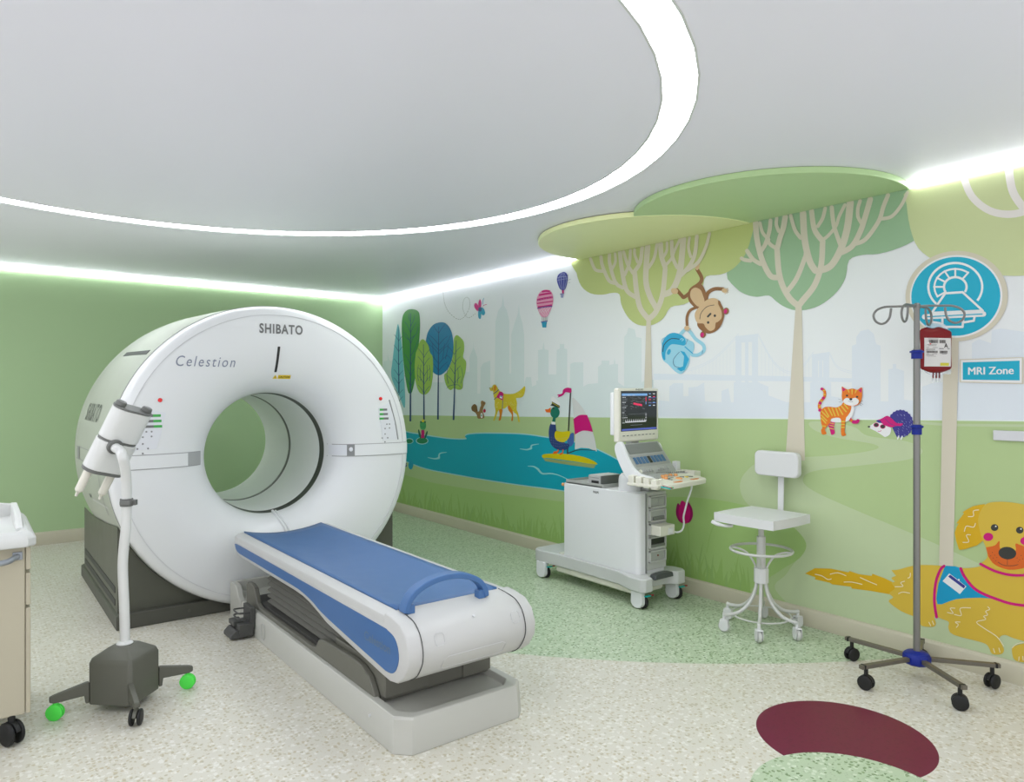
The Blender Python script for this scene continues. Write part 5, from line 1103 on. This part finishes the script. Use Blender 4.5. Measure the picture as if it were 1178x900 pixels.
for a, b in ((.07, .262), (.09, .27), (.14, .275), (.158, .283), (.175, .29)): p = uc(a, b, kz(b)); MB().box(p+UP*.002, (.013, .010, .006)).build('key', M_ud, deck)
p = uc(.115, .283, kz(.283)); MB().cyl(p, p+UP*.006, .013, seg=14).build('key', M_yk, deck)
for a in (-.085, .125): 
    out = [uc(a+.055*cos(radians(t)), .338+.016*sin(radians(t)), kz(.338)+.0015) for t in range(0, 360, 15)]
    m = MB().add(out, [tuple(range(24))]); m.add([p-UP*.004 for p in out], [tuple(range(23, -1, -1))]); m.f += [[i, 24+i, 24+(i+1) % 24, (i+1) % 24] for i in range(24)]; m.m += [0]*24; m.build('gel_cup', M_or2, deck)
for a, b in ((-.19, .185), (-.165, .20), (-.15, .235), (-.12, .12), (-.14, .105), (-.17, .26), (-.2, .15)): p = uc(a, b, kz(b)); MB().cyl(p, p+UP*.006, .0085, .007, 12).build('knob', M_ud, deck)
# upright control panel
def up(a, t, off=0):
    """t 0 bottom .. 1 top of the leaning panel"""
    n = Vector(UF)*.80+UP*.60; return uc(a, .125-.155*t, .925+.205*t)+n*off
def uppatch(a0, a1, t0, t1, off, nm, M, par, th=.006, bv=.001):
    m = MB().add([up(a0, t0, off), up(a1, t0, off), up(a1, t1, off), up(a0, t1, off), up(a0, t0, off-th), up(a1, t0, off-th), up(a1, t1, off-th), up(a0, t1, off-th)], [(0, 1, 2, 3), (7, 6, 5, 4), (0, 4, 5, 1), (1, 5, 6, 2), (2, 6, 7, 3), (3, 7, 4, 0)])
    return m.build(nm, M, par, bevel=bv)
pnl = uppatch(-.243, .243, -.08, 1.02, 0, 'control_panel', M_ug, Ux, th=.05, bv=.008)
uppatch(-.19, .215, .66, .97, .003, 'display', M_ud, pnl); uppatch(-.195, .22, .26, .62, .002, 'key_plate', mat('key_plate', (150, 153, 148), .4), pnl)
for k in range(10):
    if k == 9: continue
    a = -.185+.0425*k; uppatch(a, a+.030, .34, .55, .006, 'key', M_scr if k == 4 else M_k, pnl)
for k in range(9): a = -.14+.03*(k if k < 4 else k+1.6); p = up(a, .11, 0); MB().cyl(p, p+(Vector(UF)*.8+UP*.6)*.012, .012, .010, 14).build('knob', M_ug, pnl)
p = up(-.19, .11, 0); MB().cyl(p, p+(Vector(UF)*.8+UP*.6)*.012, .014, .012, 14).build('knob', M_uc, pnl)
for sg in (-1, 1):      # curved side cheeks that carry panel and keyboard
    if sg > 0: DROP = -.03
    else: DROP = 0
    pts = [(-.05, 1.12), (-.03, 1.145), (.0, 1.15), (.02, 1.13), (.05, 1.06), (.10, .985), (.16, .945), (.26, .925), (.26, .885), (.12, .885), (.05, .91), (.0, .98), (-.045, 1.07)]
    q = [tuple(v)[:2] for v in smooth(pts, 3, True)]
    m = MB().prism(q, UO+UP*DROP+UE*(.243 if sg > 0 else -.268)+UF*DROP, UF, UP, UE*(.012 if sg > 0 else .025)); m.build('side_cheek', M_uw, Ux, bevel=.004)
MB().prism([(-.06, .90), (.10, .885), (.12, .92), (-.02, .99), (-.07, 1.08), (-.10, 1.05)], UO+UE*-.12, UF, UP, UE*.24).build('console_arm', M_uc, Ux, bevel=.01)
# probe racks left and right
m = MB(); 
for k in range(4):
    ubox(m, -.315, -.262, .095+.060*k, .095+.060*k+.046, .868-.004*k, .935-.004*k)
ubox(m, -.318, -.270, .09, .33, .868, .888); ubox(m, -.275, -.262, .09, .33, .868, .925)
m.build('probe_rack', M_uc, Ux, bevel=.005)
m = MB(); ubox(m, .262, .345, .02, .26, .875, .885); 
for a0, a1, b0, b1 in ((.262, .270, .02, .26), (.337, .345, .02, .26), (.262, .345, .02, .028), (.262, .345, .252, .26), (.262, .345, .13, .138)): ubox(m, a0, a1, b0, b1, .875, .925)
m.build('probe_rack', M_uc, Ux, bevel=.003)
m = MB(); ubox(m, .285, .335, .06, .10, .885, .985); m.build('gel_holder', M_uw, Ux, bevel=.004)
for k, (M, a) in enumerate(((M_cy, -.285), (M_rd, -.265), (mat('lead_green', (90, 190, 130), .4), -.25))):
    MB().tube([uc(a, .335, .875+.003*k), uc(a+.02, .355, .872), uc(a+.05, .375, .862+.002*k)], .0045, 8).build('lead', M, Ux)
# monitor
mon = MB(); ubox(mon, -.25, .25, -.075, -.03, 1.142, 1.520); ub = mon.build('monitor', M_uc, Ux, bevel=.014, seg=3, angle=60)
m = MB(); ubox(m, -.252, .20, -.105, -.072, 1.19, 1.49); m.build('monitor_back', M_uw, ub, bevel=.012, seg=3)
m = MB(); ubox(m, -.04, .04, -.12, -.06, 1.0, 1.2); m.build('monitor_arm', M_ug, Ux, bevel=.006)
SA, SB, SZ0, SZ1 = -.222, .222, 1.218, 1.500
m = MB(); ubox(m, SA, SB, -.031, -.0285, SZ0, SZ1); scr = m.build('screen', M_scr, ub, bevel=.001)
def sc(u, v, off): return uc(SA+(SB-SA)*u, -.0285+off, SZ1+(SZ0-SZ1)*v)
E_blue = emis('screen_blue', lin((110, 160, 212)), .9, .02); E_blue2 = emis('screen_blue_dark', lin((72, 88, 176)), .9, .02); E_wht = emis('screen_white', lin((214, 218, 222)), .8, .02); E_gry = emis('screen_grey', lin((110, 114, 120)), .8, .02); E_pink = emis('screen_pink', lin((226, 20, 84)), .9, .02)
m = MB()
def sq(u0, v0, u1, v1, mi, off=.0005, sk=0): m.add([sc(u0, v1, off), sc(u1, v1+sk, off), sc(u1, v0+sk, off), sc(u0, v0, off)], [(0, 1, 2, 3)], mi)
sq(.02, .06, .72, .12, 0); sq(.02, .94, .98, .985, 1); sq(.33, .29, .57, .34, 4, sk=.045)
random.seed(9)
for k in range(16):
    for j in range(random.randint(2, 4)): u = .03+j*.035; sq(u, .15+k*.042, u+.02+random.random()*.012, .165+k*.042, 3 if k % 3 else 2, .0007)
for k in range(11): u = .11+k*.052; v = .74; m.add([sc(u, v+.05, .0008), sc(u+.030, v+.04, .0008), sc(u+.006, v-.05, .0008)], [(0, 1, 2)], 2); sq(u, v+.02, u+.05, v+.045, 2, .0007)
for k in range(26): u = .24+random.random()*.36; v = .14+random.random()*.30; sq(u, v, u+.02+random.random()*.07, v+.008, 3, .0004, sk=.015)
for k in range(5):
    for j in range(2): u, v = .76+.12*j, .06+k*.075; sq(u, v, u+.06, v+.022, (0, 2, 4, 3)[(k+j) % 4], .0007)
for v in (.17, .30): sq(.74, v, .97, v+.012, 1, .0006)
sq(.67, .15, .69, .27, 4, .0006); sq(.67, .27, .69, .34, 0, .0006); sq(.25, .85, .58, .86, 3, .0006); sq(.2, .575, .68, .58, 3, .0006)
for k in range(6): sq(.66, .56+.035*k, .70, .575+.035*k, 2 if k % 2 else 3, .0007)
for u, w_ in ((.05, .06), (.16, .09), (.30, .08)): sq(u, .105, u+w_, .115, 2, .0009)
m.build('screen_image', [E_blue, E_blue2, E_wht, E_gry, E_pink], scr, recalc=False)
m = MB(); m.text('PHILIPS', uc(-.045, -.0298, 1.503), UE, UP, width=.09, height=.013, bold=.03); m.build('lettering', M_txt, ub, recalc=False)
for k in range(9): m = MB(); ubox(m, -.20+.046*k, -.175+.046*k, -.031, -.028, 1.184, 1.190); m.build('button', M_ud, ub)
# plug box and cable
m = MB().box((-.395, -4.985, .528), (.155, .09, .072)); pb = m.build('probe_connector', M_uc, Ux, bevel=.006); MB().box((-.365, -5.032, .522), (.05, .006, .045)).build('connector_face', M_uw, pb, bevel=.002)
m = MB().tube([tuple(p) for p in smooth([(-.318, -5.0, .515), (-.285, -5.02, .50), (-.255, -5.04, .515), (-.245, -5.05, .56), (-.262, -5.06, .61), (-.272, -5.08, .66), (-.265, -5.10, .74), (-.25, -5.12, .82), (-.245, -5.12, .885)], 5)], .0065, 10); m.build('cable', M_uw, Ux)
MB().cyl((-.545, -4.125, .765), (-.545, -4.10, .765), .012, seg=14).build('connector_cap', M_or, Ux)
# printer on the tray
Pr = thing('printer', 'small grey recorder box with a dark slot on top of the ultrasound machine', 'printer', (-.44, -4.46, .7975))
MB().box((-.44, -4.46, .8335), (.205, .125, .070)).build('case', mat('printer_dark', (104, 108, 106), .45), Pr, bevel=.003)
f_ = MB().box((-.545, -4.46, .8335), (.010, .125, .070)).build('front_panel', mat('printer_face', (176, 178, 176), .4), Pr, bevel=.003)
MB().box((-.5505, -4.47, .822), (.004, .075, .020)).build('slot', M_slot, f_); MB().box((-.5505, -4.46, .853), (.003, .10, .003)).build('seam', M_ud, f_)
MB().box((-.44, -4.46, .8695), (.20, .12, .003)).build('lid', mat('printer_lid', (196, 198, 196), .4), Pr, bevel=.001)

# ------------------------------------------------------------------ swivel stool with backrest
M_st = mat('stool_white', (212, 214, 212), .42); M_sf = mat('stool_frame', (196, 198, 192), .35)
SC = Vector((-.312, -5.708, 0)); S_ = thing('swivel_stool', 'white swivel stool with backrest and foot ring on six casters', 'stool', SC)
sp_ = [(-.513, -5.52), (-.49, -5.505), (-.31, -5.495), (-.13, -5.505), (-.11, -5.52), (-.105, -5.71), (-.11, -5.90), (-.13, -5.915), (-.31, -5.925), (-.49, -5.915), (-.513, -5.90), (-.522, -5.71)]
q = [tuple(v)[:2] for v in smooth(sp_, 4, True)]
MB().prism(q, (0, 0, .676), (1, 0, 0), (0, 1, 0), (0, 0, .056)).build('seat', M_st, S_, bevel=.008, seg=3, angle=50)
MB().box((SC.x, SC.y, .668), (.20, .20, .014)).build('seat_plate', M_sf, S_, bevel=.003)
MB().cyl(SC+UP*.56, SC+UP*.664, .0175, seg=24).build('gas_spring', M_sf, S_)
MB().lathe([(0, .38), (.027, .38), (.027, .585), (.025, .588), (0, .588)], SC, seg=28).build('column', M_sf, S_)
m = MB(); m.prism([(.046*cos(radians(22.5+45*k)), .046*sin(radians(22.5+45*k))) for k in range(8)], SC+UP*.295, (1, 0, 0), (0, 1, 0), (0, 0, .095)); m.build('hub', M_st, S_, bevel=.006)
fr = MB().tube([SC+Vector((.185*cos(2*pi*k/56), .185*sin(2*pi*k/56), .502)) for k in range(56)], .0085, 10, closed=True).build('foot_ring', M_sf, S_)
for k in range(4):
    a = radians(25+90*k); u = Vector((cos(a), sin(a), 0)); MB().tube([tuple(SC+u*r+UP*z) for r, z in [tuple(v)[:2] for v in smooth([(.185, .500), (.14, .498), (.085, .475), (.045, .42), (.032, .385)], 4)]], .0065, 8).build('spoke', M_sf, fr)
for k in range(6):
    a = radians(30+60*k); u = Vector((cos(a), sin(a), 0))
    MB().tube([tuple(SC+u*r+UP*z) for r, z in [tuple(v)[:2] for v in smooth([(.030, .30), (.045, .235), (.085, .165), (.145, .118), (.215, .104), (.252, .106)], 5)]], .011, 12).build('leg', M_sf, S_)
    caster(S_, (SC+u*.245).x, (SC+u*.245).y, .112, .035, .030, a+radians(20 if k % 2 else -35), M_st, M_sf, twin=False)
MB().tube([SC+Vector((.178*cos(2*pi*k/48), .178*sin(2*pi*k/48), .096)) for k in range(48)], .005, 8, closed=True).build('base_ring', M_sf, S_)
bp = rr2(-5.842, -5.530, .945, 1.108, .035, 6); bp = [(y, z) for y, z in bp]
bow = []
m = MB(); q = [(y, z) for y, z in bp]
m.prism(q, (-.118, 0, 0), (0, 1, 0), (0, 0, 1), (.048, 0, 0)); m.build('backrest', M_st, S_, bevel=.010, seg=3, angle=60)
pth = smooth([(-.17, -5.69, .668), (-.10, -5.69, .672), (-.068, -5.69, .70), (-.062, -5.69, .80), (-.060, -5.69, .90), (-.062, -5.69, 1.0)], 5)
m = MB(); vs = []; fs = []
for i, p in enumerate(pth):
    t = (pth[min(i+1, len(pth)-1)]-pth[max(i-1, 0)]).normalized(); nr = Vector((t.z, 0, -t.x))
    for s_, u_ in ((-.020, -.004), (.020, -.004), (.020, .004), (-.020, .004)): vs.append(p+Vector((0, s_, 0))+nr*u_)
for i in range(len(pth)-1): fs += [(i*4+k, i*4+(k+1) % 4, i*4+4+(k+1) % 4, i*4+4+k) for k in range(4)]
fs += [(3, 2, 1, 0), tuple(len(vs)-4+k for k in range(4))]; m.add(vs, fs); m.build('back_strut', M_st, S_, bevel=.002)
m = MB().tube([(-.39, -5.62, .664), (-.44, -5.575, .655), (-.47, -5.56, .650)], .005, 8); m.build('lever', M_mtl, S_)
m = MB().tube([tuple(p) for p in smooth([(-.46, -5.60, .654), (-.50, -5.58, .655), (-.535, -5.54, .665), (-.545, -5.51, .678)], 4)], [.010]*7+[.012]*6, 10); m.build('lever_grip', M_st, S_)

# ------------------------------------------------------------------ drip stand
M_pole = mat('stand_steel', (128, 128, 124), .34, metal=.6, var=0); M_leg = mat('stand_leg_steel', (112, 108, 98), .38, metal=.6); M_bb = mat('stand_blue', (10, 34, 128), .4, spec=.3)
VC = Vector((-.362, -6.648, 0)); V_ = thing('drip_stand', 'tall steel drip stand with blue hub, four hooks and black casters', 'drip stand', VC)
MB().cyl(VC+UP*.13, VC+UP*1.72, .0165, seg=28).build('pole', M_pole, V_); MB().cyl(VC+UP*1.70, VC+UP*1.945, .0140, seg=24).build('inner_pole', M_pole, V_)
MB().lathe([(0, .085), (.055, .085), (.066, .095), (.066, .128), (.058, .142), (.040, .150), (.022, .153), (0, .153)], VC, seg=10).build('hub', M_bb, V_, bevel=.003)
for k in range(5):
    a = radians(90+72*k); u = Vector((cos(a), sin(a), 0)); s = Vector((-sin(a), cos(a), 0)); L_ = .345 if k != 4 else .29
    MB().box(VC+u*(.05+L_)/2+UP*.115+u*.02, (L_-.03, .026, .020), rot=Rz(a)).build('leg', M_leg, V_, bevel=.002)
    MB().box(VC+u*(L_+.012)+UP*.115, (.012, .028, .023), rot=Rz(a)).build('leg_cap', M_blk, V_, bevel=.002)
    p = VC+u*(L_-.005); caster(V_, p.x, p.y, .105, .036, .050, a+radians((70, 110, 60, 40, 90)[k]), M_blk, M_blk)
for z, r, h in ((1.690, .026, .045), (1.300, .024, .052)):
    m = MB(); m.lathe([(.014, z-h/2), (r, z-h/2), (r, z+h*.15), (r+.007, z+h*.2), (r+.007, z+h*.38), (r-.001, z+h*.42), (r-.002, z+h/2), (.014, z+h/2)], VC, seg=24); m.build('clamp_ring', M_bb, V_)
MB().lathe([(0, 1.925), (.017, 1.925), (.017, 1.950), (.010, 1.956), (0, 1.956)], VC, seg=24).build('hook_boss', M_pole, V_)
H0 = VC+UP*1.940
for du, Ln, dr in (((-RT*.96-FW*-.10), .212, 0), ((RT*.98-FW*.20), .222, 0), ((-RT*.5-FW*.42), .19, 0), ((RT*.56+FW*.42), .17, 0)):
    u = Vector(du).normalized(); k = Ln/.22
    loop = [(0, 0), (.06*k, .001), (.11*k, .0), (.165*k, -.002), (.205*k, -.018), (.222*k, -.045), (.212*k, -.075), (.185*k, -.090), (.158*k, -.082), (.140*k, -.058), (.134*k, -.030), (.132*k, -.009)]
    MB().tube([tuple(H0+u*a+UP*b) for a, b in [tuple(v)[:2] for v in smooth(loop, 5)]], .0058, 10).build('hook', M_pole, V_)

# ------------------------------------------------------------------ blood bag
M_blood = mat('blood_red', (122, 6, 10), .3, spec=.3); M_bd = mat('blood_tube', (104, 14, 20), .3); M_clear = mat('clear_plastic', (225, 232, 236), .15, alpha=.35); M_lab = mat('bag_label', (214, 212, 206), .5); M_in = mat('label_ink', (70, 66, 62), .6)
bu = (RT*.985+FW*.17).normalized(); bn = Vector((-bu.y, bu.x, 0)); bn = bn if bn.dot(FW) < 0 else -bn
BC = ray(1076.5, 403, 3.79)
K_ = thing('blood_bag', 'dark red blood bag with a white printed label hanging from the drip stand', 'blood bag', BC+UP*.12)
def bp3(a, b, off=0): return BC+bu*a+UP*b+bn*off
def half(a_, b_): 
    """pillow thickness"""
    e = max(0, 1-abs(a_)**4)*max(0, 1-abs(b_)**4); return .017*e**.5
rowsF, rowsB = [], []
nb = 26
for j in range(nb+1):
    v = -1+2*j/nb; rf, rb_ = [], []
    for i in range(nb+1):
        u = -1+2*i/nb
        cr = 1-.055*max(0, abs(v)-.72)/.28*1.0; wv = .096*(1-.03*cos(v*3))*cr*(1.0 if abs(v) < .85 else 1-.35*((abs(v)-.85)/.15)**2)
        hv = .122*(1-(.10 if v < 0 else .03)*abs(u)**3); p = (u*wv, v*hv+(.004*sin(u*5) if v > .5 else 0))
        t = half(u, v); rf.append(bp3(*p, t)); rb_.append(bp3(*p, -t))
    rowsF.append(rf); rowsB.append(rb_)
m = MB().grid(rowsF); m.grid(rowsB); bag = m.build('pouch', M_blood, K_, smooth=80)
bm = bmesh.new(); bm.from_mesh(bag.data); bmesh.ops.remove_doubles(bm, verts=bm.verts, dist=1e-5); bmesh.ops.recalc_face_normals(bm, faces=bm.faces); bm.to_mesh(bag.data); bm.free()
def lp(a, b, off=.0008): return bp3(a, b, half(a/.096, b/.122)+.0012+off)
m = MB(); m.grid([[lp(-.080+.160*i/12, -.088+.152*j/12, 0) for i in range(13)] for j in range(13)]); lab = m.build('label', M_lab, K_)
m = MB()
def bar(a0, b0, a1, b1, mi=0, off=.001): m.add([lp(a0, b0, off), lp(a1, b0, off), lp(a1, b1, off), lp(a0, b1, off)], [(0, 1, 2, 3)], mi)
random.seed(2)
for a0, a1, b0, b1 in ((-.055, -.002, .036, .054), (.008, .045, .036, .054), (-.070, -.005, -.016, -.004), (.008, .055, -.018, -.004), (-.073, -.02, -.001+.0, .002)):
    a = a0
    while a < a1: w_ = random.choice((.0012, .002, .003)); bar(a, b0, min(a+w_, a1), b1); a += w_+random.choice((.0012, .002))
for k, (a0, a1, b) in enumerate(((-.06, .0, .058), (-.066, -.01, .028), (-.06, -.012, .022), (-.07, -.005, .012), (-.07, -.02, .006), (0.004, .070, .008), (.004, .070, .005), (-.07, -.01, -.022), (-.072, -.03, -.027), (-.07, -.015, -.034), (.02, .05, -.022), (-.06, -.03, .046))): bar(a0, b, a1, b+.0016)
bar(-.052, .030, -.044, .034, 1)
bar(.012, -.084, .066, -.068, 2)
m.text('A', None, None, None, height=.024, bold=.03, f=lambda a, b: lp(.034+a, .012+b, .0012))
m.build('print', [M_in, M_red, mat('label_sticker', (206, 200, 60), .5)], lab, recalc=False)
for a in (-.016, .003, .022):
    MB().cyl(bp3(a, -.118), bp3(a, -.150), .0042, seg=10).build('port_tube', M_bd, K_); MB().cyl(bp3(a, -.150), bp3(a, -.170), .0050, seg=10).build('port_cap', M_clear, K_)
def sheet(pts, nm): return MB().prism(pts, BC+bn*-.001, bu, UP, bn*.002).build(nm, M_clear, K_, bevel=0)
sheet([(-.075, .112), (-.06, .135), (-.03, .148), (.03, .148), (.06, .135), (.078, .112)], 'hanging_tab')
sheet([(-.08, -.10), (-.05, -.115), (.05, -.115), (.078, -.095), (.095, -.11), (.088, -.13), (.06, -.125), (.03, -.135), (-.03, -.135), (-.06, -.12)], 'bottom_flap')
